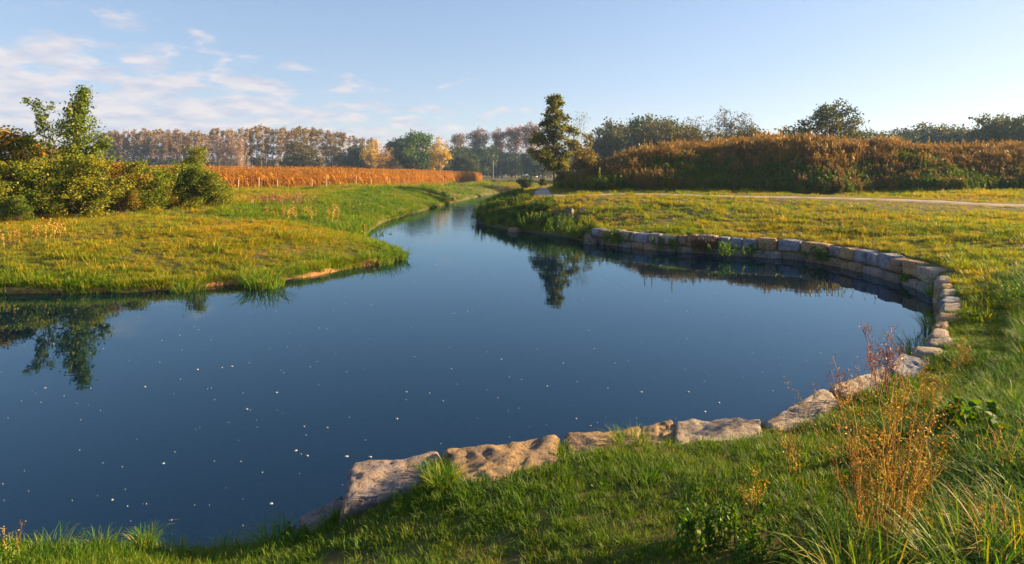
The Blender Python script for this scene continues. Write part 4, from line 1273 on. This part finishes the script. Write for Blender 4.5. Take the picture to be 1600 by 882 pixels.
def crooked(seed, h):
    """a crooked leafy tree: few long arching limbs with leaf bunches"""
    rg = np.random.default_rng(seed)
    T, C = Geo(), Geo()
    def limb(pts, r, leaf_from, k):
        pts = np.array(pts, float)
        t = np.linspace(0, 1, len(pts)); u = np.linspace(0, 1, 14)
        c = np.stack([np.interp(u, t, pts[:, q]) for q in range(3)], 1) + rg.normal(size=(14, 3)) * .03
        T.tube(c, r * (1 - .85 * u), 5, .5, False)
        for _ in range(k):
            v = rg.uniform(leaf_from, 1)
            b = np.array([np.interp(v, u, c[:, q]) for q in range(3)])
            e = rg.normal(size=3); e[2] = abs(e[2]) * .6; e = e / np.linalg.norm(e) * rg.uniform(.12, .38)
            T.tube(np.stack([b, b + e * .6, b + e]), [.008, .006, .003], 3, .5, False)
            n = rg.integers(8, 18)
            C.leaves(b + e * rg.uniform(.4, 1.1, n)[:, None] + rg.normal(size=(n, 3)) * .07, .13 * rg.uniform(.6, 1.2, n), np.clip(rg.uniform(.1, .7) + rg.normal(size=n) * .15, 0, 1), .62, 0, rg)
    limb([(0, 0, -.1), (.1, 0, h * .3), (-.1, .1, h * .55), (-.15, .1, h * .8)], .06, .5, 16)
    limb([(0, 0, h * .35), (-.35, .2, h * .6), (-.55, .2, h * .82), (-.95, .2, h * .98)], .035, .35, 46)
    limb([(-.5, .2, h * .72), (-.2, .2, h * .85), (-.05, .2, h * .95)], .02, .1, 16)
    limb([(-.1, .1, h * .5), (-.9, -.1, h * .6), (-1.25, -.1, h * .66)], .025, .4, 22)
    limb([(0, .1, h * .5), (.4, 0, h * .66), (.65, 0, h * .78)], .025, .45, 20)
    limb([(0, .1, h * .42), (1.2, -.2, h * .42), (2.3, -.3, h * .50), (2.95, -.3, h * .62)], .04, .55, 30)
    return T.mesh('trunk', [M['bark']], True), C.mesh('crown', [M['leaf_sapling']])
place_tree('crooked_tree', crooked(331, h), x, y, 1, 0, 'crooked sparse tree with a long leafy arm left of the conical sapling', 'tree')

# ------------------------------------------------------------------ the maize field, posts, poles and far cars
def maize(seed, m_):
    rg = np.random.default_rng(seed)
    G = Geo()
    h = 2.1
    G.tube([(0, 0, -.05), (.02, .01, h * .5), (.03 * rg.normal(), .03, h)], [.016, .013, .006], 4, .6, False)
    for i in range(11):
        q = .18 + .07 * i; a = i * 2.9 + rg.normal() * .4
        o = np.array([math.cos(a), math.sin(a), 0]); sd = np.array([-o[1], o[0], 0]); L = rg.uniform(.45, .8); b = np.array([0, 0, q * h])
        dr = rg.uniform(.5, 1.4)
        V = []
        for t in (0, .35, .7):
            c = b + o * L * t + np.array([0, 0, L * (.8 * t - dr * t * t * 1.2)]); w = .045 * (1 - .3 * t)
            V += [c - sd * w, c + sd * w]
        V.append(b + o * L + np.array([0, 0, L * (.8 - dr * 1.2)]))
        G.add(V, None, [(0, 1, 3), (0, 3, 2), (2, 3, 5), (2, 5, 4), (4, 5, 6)], rg.uniform(0, 1))
    for i in range(5):
        a = rg.uniform(0, 6.28); e = np.array([math.cos(a) * .12, math.sin(a) * .12, .22])
        b = np.array([.0, .02, h - .02]); s_ = np.array([-e[1], e[0], 0]) * .12
        G.add([b - s_, b + s_, b + e], None, [(0, 1, 2)], .2)
    c = np.array([.05, 0, h * .45])
    G.tube([c, c + (.05, 0, .12), c + (.08, 0, .24)], [.02, .035, .012], 5, .8)
    return G.mesh('maize_plant', [m_])
MZ = [maize(400 + i, M['maize']) for i in range(5)]
MZS = [maize(400 + i, M['maize_single']) for i in range(5)]
F0, F1 = np.array([-46.0, 48.0]), np.array(P(556, 291.5, 1.3))
front = np.array([(-48, 53), P(330, 297, 1.34), P(470, 293.5, 1.32), P(560, 291, 1.3), P(650, 287.5, 1.25), P(720, 284.8, 1.15), P(752, 283.2, 1.0)])
fl = np.concatenate([[0], np.cumsum(np.hypot(*np.diff(front, axis=0).T))])
def front_at(s):
    return np.stack([np.interp(s, fl, front[:, 0]), np.interp(s, fl, front[:, 1])], 1)
rows_x, rows_y, rows_r = [], [], []
for r_ in range(26):
    s = np.arange(0, fl[-1], .24)
    s = s + rng.normal(size=len(s)) * .05
    p = front_at(s)
    off = .75 * r_
    rows_x.append(p[:, 0] - off * .62 + rng.normal(size=len(s)) * .06); rows_y.append(p[:, 1] + off * .78 + rng.normal(size=len(s)) * .06); rows_r.append(np.full(len(s), r_))
mxx, myy, mrr = map(np.concatenate, (rows_x, rows_y, rows_r))
k = np.abs(mxx) < .839 * 1.12 * myy
mxx, myy, mrr = mxx[k], myy[k], mrr[k]
vis = (PX(1, 1) * 0 + 800 + mxx / myy * FPX) > 335
cand = np.where((mrr < 3) & vis)[0]
cand = cand[np.argsort(myy[cand] + mrr[cand] * 3)][:300]
single = np.zeros(len(mxx), bool); single[cand] = True
zz = height(mxx, myy)
for i in cand:
    s_ = .9 + .22 * rng.uniform()
    o = obj('maize_plant', MZS[int(rng.integers(0, 5))], loc=(mxx[i], myy[i], zz[i]), rot=(rng.normal() * .05, rng.normal() * .05, rng.uniform(0, 6.28)), scale=(s_, s_, s_))
    tag(o, 'dry orange maize plant in the nearest rows of the field', 'maize', 'maize plants along the near edge of the field')
scatter('maize_field', MZ, mxx[~single], myy[~single], .9 + .22 * rng.uniform(0, 1, (~single).sum()), 'ripe orange maize field across the left middle distance', 'maize', rot_tilt=.05)
M['post'] = rough_material('post_wood', [(.3, (.32, .25, .17)), (.7, (.50, .42, .30))], 4, .4, 20)
M['pole'] = rough_material('pole_wood', [(.3, (.20, .18, .16)), (.7, (.32, .29, .26))], 4, .4, 20)
for px, h, lab in ((372, .95, 'short pale post at the left of the row before the maize'), (404, 1.25, 'tallest pale fence post standing before the maize'), (433, .9, 'thin post right of the tallest one before the maize'), (487, .95, 'thin post left of the leaning pair before the maize'), (510, 1.1, 'pale post at the middle of the maize edge'), (556, 1.2, 'pale thick post where the bank begins to fall'), (580, .95, 'post right of the pale thick one'), (609, 1.1, 'post above the shaded stream bank'), (632, .95, 'post third from the right end of the row'), (692, 1.0, 'post second from the right end of the row'), (716, 1.0, 'rightmost post before the far end of the maize')):
    k_ = (px - 800) / FPX
    g = front[:, 0] - k_ * front[:, 1]
    j = np.where(g[:-1] * g[1:] <= 0)[0]
    j = j[0] if len(j) else 0
    t = g[j] / (g[j] - g[j + 1]); p = (front[j] + (front[j + 1] - front[j]) * t) * .985
    G = Geo()
    G.tube([(0, 0, -.2), (.01, 0, h * .5), (.0, .01, h - .03), (0, .01, h)], [.055, .052, .05, .034], 8, .5)
    tag(obj('fence_post', G.mesh('fence_post', [M['post']]), loc=(p[0], p[1], H1(*p)), rot=(tr.uniform(-.04, .04), tr.uniform(-.04, .04), 0)), lab, 'post', 'fence posts along the maize')
for px, d, top, lab in ((770.5, 235, 251, 'tall wooden utility pole at the end of the maize'), (783, 250, 267, 'short thin pole right of the tall utility pole')):
    x, y, h = tree_h(px, d, top)
    t = empty('utility_pole', (x, y, H1(x, y))); tag(t, lab, 'pole')
    G = Geo(); G.tube([(0, 0, -.3), (0, 0, h * .5), (.02, 0, h)], [.19, .16, .13], 8, .5); obj('mast', G.mesh('mast', [M['pole']]), t)
    G = Geo(); G.box((0, 0, h - .12), (.9, .1, .12)); obj('crossarm', G.mesh('crossarm', [M['pole']]), t)
M['car_paint'] = plain('car_paint', (.78, .79, .80), .3)
M['car_glass'] = plain('car_glass', (.03, .04, .05), .1)
M['tyre'] = plain('tyre', (.02, .02, .02), .8)
def car(px, d, rz, lab):
    x = PX(px, d); z = H1(x, d)
    t = empty('parked_car', (x, d, z), rz); tag(t, lab, 'car', 'cars parked beyond the fields')
    prof = [(-2.1, .35), (-2.15, .75), (-1.5, .95), (-.95, 1.42), (.75, 1.46), (1.45, 1.0), (2.05, .9), (2.1, .35)]
    V = [(a, s * (.85 if b < 1.2 else .7), b) for s in (-1, 1) for a, b in prof]
    n = len(prof)
    G = Geo(); G.add(V, [(i, i + 1, n + i + 1, n + i) for i in range(n - 1)] + [(n - 1, 0, n, 2 * n - 1)], [(0, i + 1, i) for i in range(1, n - 1)] + [(n, n + i, n + i + 1) for i in range(1, n - 1)])
    obj('body', G.mesh('body', [M['car_paint']]), t)
    for s in (-1, 1):
        G = Geo(); G.add([(-1.2, s * .83, 1.0), (1.15, s * .83, 1.0), (.68, s * .73, 1.36), (-.85, s * .73, 1.36)], [(0, 1, 2, 3)]); obj('side_window', G.mesh('side_window', [M['car_glass']]), t)
        for wx_ in (-1.3, 1.3):
            G = Geo(); G.tube([(wx_, s * .72, .33), (wx_, s * .88, .33)], .33, 12); obj('wheel', G.mesh('wheel', [M['tyre']]), t)
car(833, 300, .1, 'white car parked beyond the path left of the alder trunk')
car(845, 320, 1.4, 'small white car end-on right of the larger white car')
car(781, 330, .2, 'pale car just visible beyond the end of the maize')

# ------------------------------------------------------------------ plants one can pick out
def tussock(name, px, py, z, n, h, w, spread, label, cat='tussock', m_='tussock', lean=1.0, xy=None, seed=0):
    rg = np.random.default_rng(500 + int(px) + seed)
    x, y = P(px, py, z) if xy is None else xy
    G = blades(n, h, w, spread, lean, rg, .6, segs=5)
    return tag(obj(name, G.mesh(name, [M[m_]]), loc=(x, y, H1(x, y) if z is None or xy is not None else max(H1(x, y), 0) - .01)), label, cat)
tussock('grass_tussock', 412, 445, .05, 260, .62, .022, .5, 'bright green overhanging grass tussock at the left waterline')
tussock('grass_tussock', 295, 449, .08, 160, .40, .018, .4, 'small green tussock left of the bright overhanging one')
tussock('grass_tussock', 590, 398, .3, 220, .55, .02, .5, 'green tussock near the tip of the left spit')
tussock('grass_tussock', 620, 399, .15, 200, .50, .02, .35, 'outermost tussock at the very tip of the left spit')
tussock('grass_tussock', 545, 345, .9, 200, .75, .022, .8, 'tall fresh green clump behind the left spit', lean=.8)
tussock('grass_tussock', 226, 850, .02, 190, .20, .006, .07, 'rounded green tuft standing in the near left shallows')
tussock('grass_tussock', 275, 868, .04, 120, .16, .005, .07, 'straw-tinged tuft right of the rounded near left tuft')
tussock('grass_tussock', 345, 872, .04, 160, .17, .005, .11, 'wide tuft at the water edge left of the grey slab')
tussock('grass_tussock', 430, 848, .15, 220, .26, .006, .13, 'dense tuft beside the low grey slab')
tussock('grass_tussock', 512, 800, .28, 190, .22, .006, .10, 'dark tuft between the grey slab and the big grey block')
tussock('grass_tussock', 690, 762, .5, 240, .20, .006, .12, 'golden grass tuft between the two largest blocks')
tussock('grass_tussock', 985, 688, .55, 240, .20, .006, .14, 'yellow-green tuft covering the joint right of the tan block')
tussock('grass_tussock', 1185, 662, .56, 200, .18, .006, .12, 'grass tuft in the gap before the slanting slab')
tussock('grass_tussock', 80, 864, .05, 160, .22, .006, .12, 'ragged tuft at the lower left shore')
tussock('grass_tussock', 150, 862, .05, 150, .2, .006, .12, 'dark tuft left of the rounded near left tuft')
tussock('grass_tussock', 1435, 535, .35, 160, .62, .012, .22, 'spiky green rush clump hanging over the water at the wall steps', lean=.9)
tussock('grass_tussock', 1458, 492, .3, 140, .5, .012, .2, 'green grass strip growing up the corner of the wall', lean=.7)
tussock('grass_tussock', 1462, 455, .3, 120, .4, .014, .2, 'grass tuft at the inner corner of the wall', lean=.7)
tussock('grass_tussock', 1530, 830, 1.15, 260, .55, .009, .22, 'tall green grass clump at the lower right corner')
tussock('grass_tussock', 1340, 850, 1.1, 170, .5, .010, .16, 'yellow-green grass clump at the foot of the dry weed', m_='tussock')
tussock('grass_tussock', 1580, 790, 1.2, 110, .5, .006, .12, 'straw-coloured grass clump at the right edge', m_='dry_stem')

def dry_weed(name, x, y, h, n, spread, label, m_='dry_stem', seed=1, branch=5, heads=9, hs=.010, lean=.35, r=.0028):
    rg = np.random.default_rng(600 + seed)
    S, Hd = Geo(), Geo()
    for i in range(n):
        a = rg.uniform(0, 6.283); q = spread * .35 * math.sqrt(rg.uniform())
        b = np.array([math.cos(a) * q, math.sin(a) * q, -.02]); hh = h * rg.uniform(.55, 1.05)
        o = np.array([math.cos(a), math.sin(a), 0]) * hh * lean * rg.uniform(.1, 1.1)
        u = np.linspace(0, 1, 7)[:, None]
        pts = b + o * u ** 1.3 + np.array([0, 0, hh]) * u + np.concatenate([np.zeros((1, 3)), rg.normal(size=(6, 3)) * .012])
        tn = rg.uniform(0, 1)
        S.tube(pts, r * (1.15 - .8 * u[:, 0]), 4, tn, False)
        for j in range(branch):
            v = rg.uniform(.4, .95); c = np.array([np.interp(v, u[:, 0], pts[:, k]) for k in range(3)])
            e = rg.normal(size=3); e[2] = abs(e[2]) + .7; e = e / np.linalg.norm(e) * h * rg.uniform(.08, .24)
            S.tube(np.stack([c, c + e * .55 + rg.normal(size=3) * .008, c + e]), [r * .5, r * .4, r * .2], 3, tn, False)
            k = max(2, int(heads * rg.uniform(.4, 1.2)))
            Hd.leaves(c + e * rg.uniform(.3, 1.05, k)[:, None] + rg.normal(size=(k, 3)) * .012, hs * rg.uniform(.7, 1.6, k), np.clip(tn * .5 + rg.uniform(0, .5, k), 0, 1), .6, .3, rg)
        k = heads * 2
        v = rg.uniform(.25, 1, k); c = np.stack([np.interp(v, u[:, 0], pts[:, q]) for q in range(3)], 1)
        Hd.leaves(c + rg.normal(size=(k, 3)) * .012, hs * 1.6 * rg.uniform(.6, 1.6, k), np.clip(tn * .5 + rg.uniform(0, .5, k), 0, 1), .35, .3, rg)
    t = empty(name, (x, y, H1(x, y))); tag(t, label, 'weed')
    obj('stem', S.mesh('stem', [M[m_]]), t); obj('seed_head', Hd.mesh('seed_head', [M[m_]]), t)['kind'] = 'stuff'
    return t
x, y = Pg(1372, 856); dry_weed('dry_weed', x, y, .98, 52, .35, 'large orange dry weed with many stems in the right foreground', seed=1)
x, y = Pg(1382, 622); dry_weed('dry_weed', x, y, .74, 11, .28, 'reddish branching dry weed standing out against the water', 'red_stem', 2, 9, 10, .016, .5, .0045)
x, y = Pg(1325, 640); dry_weed('dry_weed', x, y, .42, 10, .3, 'short reddish dry weed beside the slanting slab', 'red_stem', 3, 5, 6, .014)
x, y = Pg(1243, 745); dry_weed('dry_weed', x, y, .40, 7, .14, 'small brown dry weed left of the large orange one', seed=4, branch=3)
x, y = Pg(1170, 800); dry_weed('dry_weed', x, y, .30, 5, .12, 'thin brown dock stalk in the middle of the near grass', seed=5, branch=3)
x, y = Pg(1575, 760); dry_weed('dry_weed', x, y, .5, 9, .2, 'golden dry stalks at the right edge', seed=6, branch=2, heads=5, lean=.6)
x, y = Pg(1500, 575); dry_weed('dry_weed', x, y, .42, 9, .25, 'golden dry weed on the slope right of the wall steps', seed=7, branch=3)
x, y = Pg(1440, 640); dry_weed('dry_weed', x, y, .5, 16, .4, 'orange dry weed just behind the large one', seed=8, branch=4)
x, y = Pg(1570, 860); dry_weed('dry_weed', x, y, .35, 4, .12, 'few bent dry stalks in the lower right corner', seed=9, branch=2, lean=.8)
x, y = Pg(22, 872); dry_weed('dry_weed', x, y, .26, 3, .06, 'single brown stalk at the lower left corner', seed=10, branch=2)
x, y = Pg(478, 345); dry_weed('dry_weed', x, y, .75, 44, 4.4, 'rusty dry weed patch on the left spit', 'dry_stem', 11, 4, 6, .04, .35, .005)
x, y = Pg(445, 322); dry_weed('dry_weed', x, y, .8, 50, 5, 'dark brown weed patch at the top of the spit', 'red_stem', 12, 4, 6, .05, .35, .006)
x, y = Pg(790, 303); dry_weed('dry_weed', x, y, 1.2, 90, 6, 'brown weeds at the stream end of the right bank', 'dry_stem', 13, 4, 6, .06, .35, .008)
x, y = Pg(25, 380); dry_weed('dry_weed', x, y, .7, 34, 4.2, 'rusty weed patch at the left edge below the hedge', 'dry_stem', 14, 4, 6, .04, .35, .005)
x, y = Pg(1350, 352); dry_weed('dry_weed', x, y, .5, 50, 6, 'straw-coloured weed patch on the right lawn above the wall', 'dry_stem', 15, 3, 4, .03, .4, .006)
x, y = P(1100, 392, .1); dry_weed('dry_weed', x - .05, y - .12, .55, 70, .9, 'dark red-brown bush hanging over the middle of the wall', 'brown_stem', 16, 8, 8, .045, .8, .006).location.z = .1

def herb(name, x, y, h, n, spread, size, label, cat='plant', seed=0, m_='herb', z=None, dens=34, flowers=0):
    rg = np.random.default_rng(700 + seed)
    t = empty(name, (x, y, H1(x, y) if z is None else z)); tag(t, label, cat)
    obj('foliage', leafy(n, h, rg, spread, size, dens).mesh('foliage', [M[m_]]), t)
    for i in range(flowers):
        G = Geo()
        c = np.array([rg.normal() * spread * .6, rg.normal() * spread * .6, h * rg.uniform(.95, 1.15)])
        for _ in range(14):
            e = rg.normal(size=3); e /= np.linalg.norm(e)
            G.leaves((c + e * .006)[None, :], .014, .5, .5, .5, rg)
        obj('flower', G.mesh('flower', [M['clover_flower']]), t)
    return t
x, y = Pg(1120, 862); herb('leafy_herb', x, y, .24, 26, .24, .035, 'bushy dark green herb at the bottom of the near grass', seed=1, dens=60)
x, y = Pg(1215, 870); herb('leafy_herb', x, y, .22, 18, .18, .035, 'smaller green herb right of the bushy one', seed=2, dens=50)
x, y = Pg(1540, 700); herb('dock_plant', x, y, .34, 14, .3, .11, 'broad-leaved dark green dock on the right slope', seed=3, dens=22)
x, y = Pg(1595, 480); herb('leafy_herb', x, y, .42, 18, .3, .045, 'pale green leafy herb at the right edge above the steps', seed=4, dens=40)
x, y = Pg(455, 850); herb('clover_plant', x, y, .13, 24, .12, .026, 'bright green clover with pink flower heads by the low slab', seed=5, dens=26, flowers=2)
x, y = Pg(10, 878); herb('leafy_herb', x, y, .16, 9, .08, .03, 'fresh green herb at the lower left corner', seed=6, dens=24)
x, y = Pg(930, 762); herb('leafy_herb', x, y, .06, 9, .06, .03, 'tiny blue-green rosette in the trodden grass', seed=7, dens=14)
for i, (px, py, h, w, lab) in enumerate([(965, 381, .55, .6, 'green plants hanging over the left part of the wall'), (1042, 389, .45, .5, 'green plants left of the red-brown wall bush'), (1150, 398, .5, .9, 'green plants right of the red-brown wall bush'), (1285, 408, .45, .5, 'green plants at the bend of the wall'), (1425, 440, .25, .3, 'small green plants in the wall joint near the corner'), (880, 366, .9, 1.0, 'green overgrowth at the bank left of the wall'), (905, 372, .7, .8, 'dark green growth at the very end of the wall'), (835, 352, .6, .9, 'green patch on the bare right bank'), (760, 332, .9, 1.0, 'lush green plants at the stream mouth on the right bank'), (753, 343, .5, .6, 'low greens at the water by the stream mouth'), (700, 316, 1.0, 1.1, 'lush green clump on the shaded stream bank'), (560, 335, 1.0, 1.2, 'leafy fresh green bush on the left spit'), (600, 385, .7, .7, 'yellow-green leafy plants near the spit tip')]):
    x, y = P(px, py, .1) if 930 < px else Pg(px, py)
    herb('wall_plant' if px > 930 else 'bank_plant', x, y, h, 22, w, .07 if px > 930 else .075, lab, seed=20 + i, z=(.12 if px > 930 else None), dens=70)
# yellow spikes
def spike(px, d, top, lab, h):
    x = PX(px, d); z = CAM_H + (HOR - top) * d / FPX - h
    z = max(z, H1(x, d) - .05) if z < H1(x, d) + .6 else H1(x, d)
    h = CAM_H + (HOR - top) * d / FPX - z
    rg = np.random.default_rng(px)
    t = empty('mullein_spike', (x, d, z)); tag(t, lab, 'plant', 'yellow spikes')
    G = Geo(); G.tube([(0, 0, -.05), (.02, 0, h * .5), (0, 0, h)], [.02, .016, .008], 5, .4, False); obj('stem', G.mesh('stem', [M['herb']]), t)
    G = Geo(); k = 60
    u = rg.uniform(.35, 1, k); a = rg.uniform(0, 6.28, k); r_ = .07 * (1.15 - u) + .02
    G.leaves(np.stack([np.cos(a) * r_, np.sin(a) * r_, u * h], 1), .11 * rg.uniform(.5, 1.2, k), rg.uniform(0, 1, k), .6, .5, rg); obj('flower_spike', G.mesh('flower_spike', [M['yellow_flower']]), t)
for px, d, top, lab, h in ((1007, 46, 216, 'first yellow spike from the left on the mound crest', 1.2), (1018, 46, 215, 'second yellow spike from the left on the mound crest', 1.2), (1050, 46.5, 207, 'tall pale spike above the left crest of the mound', 1.5), (1310, 46, 200, 'tall yellow-green spike before the oak', 1.6), (1452, 46, 212, 'tall yellow spike on the crest below the right wood', 1.4), (1487, 46, 218, 'bright spike on the crest towards the right edge', 1.3), (1446, 42.5, 238, 'yellow spike low on the right face of the mound', 1.3), (937, 41.5, 262, 'yellow spike on the left end of the mound face', 1.1), (525, 31, 335, 'pale yellow flower head on the left spit', .9), (523 + 45, 26, 350, 'slim pale yellow spike on the spit', .9)):
    spike(px, d, top, lab, h)

# ------------------------------------------------------------------ foam on the water
M['foam'] = plain('foam', (.30, .33, .36), .6)
def fleck(rg, r):
    n = 10
    a = np.linspace(0, 6.283, n, endpoint=False)
    q = r * (.55 + .6 * rg.uniform(0, 1, n)) 
    top = np.stack([np.cos(a) * q * 1.6, np.sin(a) * q, np.full(n, .008)], 1)
    rim = np.stack([np.cos(a) * q * 1.75, np.sin(a) * q * 1.1, np.full(n, .001)], 1)
    V = np.concatenate([top, rim, [[0, 0, .011]]])
    T = [(i, (i + 1) % n, 2 * n) for i in range(n)]
    Q = [(n + i, n + (i + 1) % n, (i + 1) % n, i) for i in range(n)]
    return V, Q, T
fr_ = np.random.default_rng(900)
big = [(671, 615), (855, 604), (511, 669), (410, 739), (1002, 613), (1123, 630), (1101, 644), (480, 713), (255, 725), (199, 792), (376, 722), (541, 714), (578, 715), (900, 655), (923, 666), (432, 614), (385, 640), (347, 575), (362, 573), (308, 578), (226, 605), (475, 667), (635, 613), (692, 627), (175, 782), (423, 788), (1075, 613), (783, 562), (880, 568), (705, 577), (1003, 538), (920, 517), (620, 655), (462, 705), (70, 607)]
for px, py in big:
    x, y = P(px, py)
    V, Q, T = fleck(fr_, fr_.uniform(.005, .012) * (y / 6) ** .5)
    G = Geo(); G.add(V, Q, T)
    tag(obj('foam_fleck', G.mesh('foam_fleck', [M['foam']]), loc=(x, y, 0), rot=(0, 0, fr_.uniform(-.5, .5))), 'larger white foam fleck drifting on the dark pond', 'foam', 'larger foam flecks on the pond')
G = Geo(); k = 0
while k < 230:
    px, py = fr_.uniform(-60, 1440), 400 + 440 * fr_.uniform() ** 1.1
    x, y = P(px, py)
    if px > 560 and fr_.uniform() < .25: continue
    if shore(np.array([x]), np.array([y]))[0][0] > -.3: continue
    V, Q, T = fleck(fr_, fr_.uniform(.001, .004) * (y / 6) ** .55)
    G.add(V + np.array([x, y, 0]), Q, T); k += 1
tag(obj('foam_specks', G.mesh('foam_specks', [M['foam']])), 'tiny white foam specks scattered over the pond', 'foam', kind='stuff')

# ------------------------------------------------------------------ air
def haze():
    G = Geo(); G.box((0, 640, 24), (2900, 1640, 56))
    m, N, L = mat('haze')
    v = N.new('ShaderNodeVolumePrincipled')
    v.inputs['Color'].default_value = (.40, .62, 1.0, 1)
    v.inputs['Density'].default_value = .00032
    v.inputs['Anisotropy'].default_value = .2
    o = N.new('ShaderNodeOutputMaterial'); L.new(v.outputs[0], o.inputs['Volume'])
    tag(obj('haze', G.mesh('haze', [m])), 'thin blue morning haze over the fields', 'haze', kind='stuff')
haze()
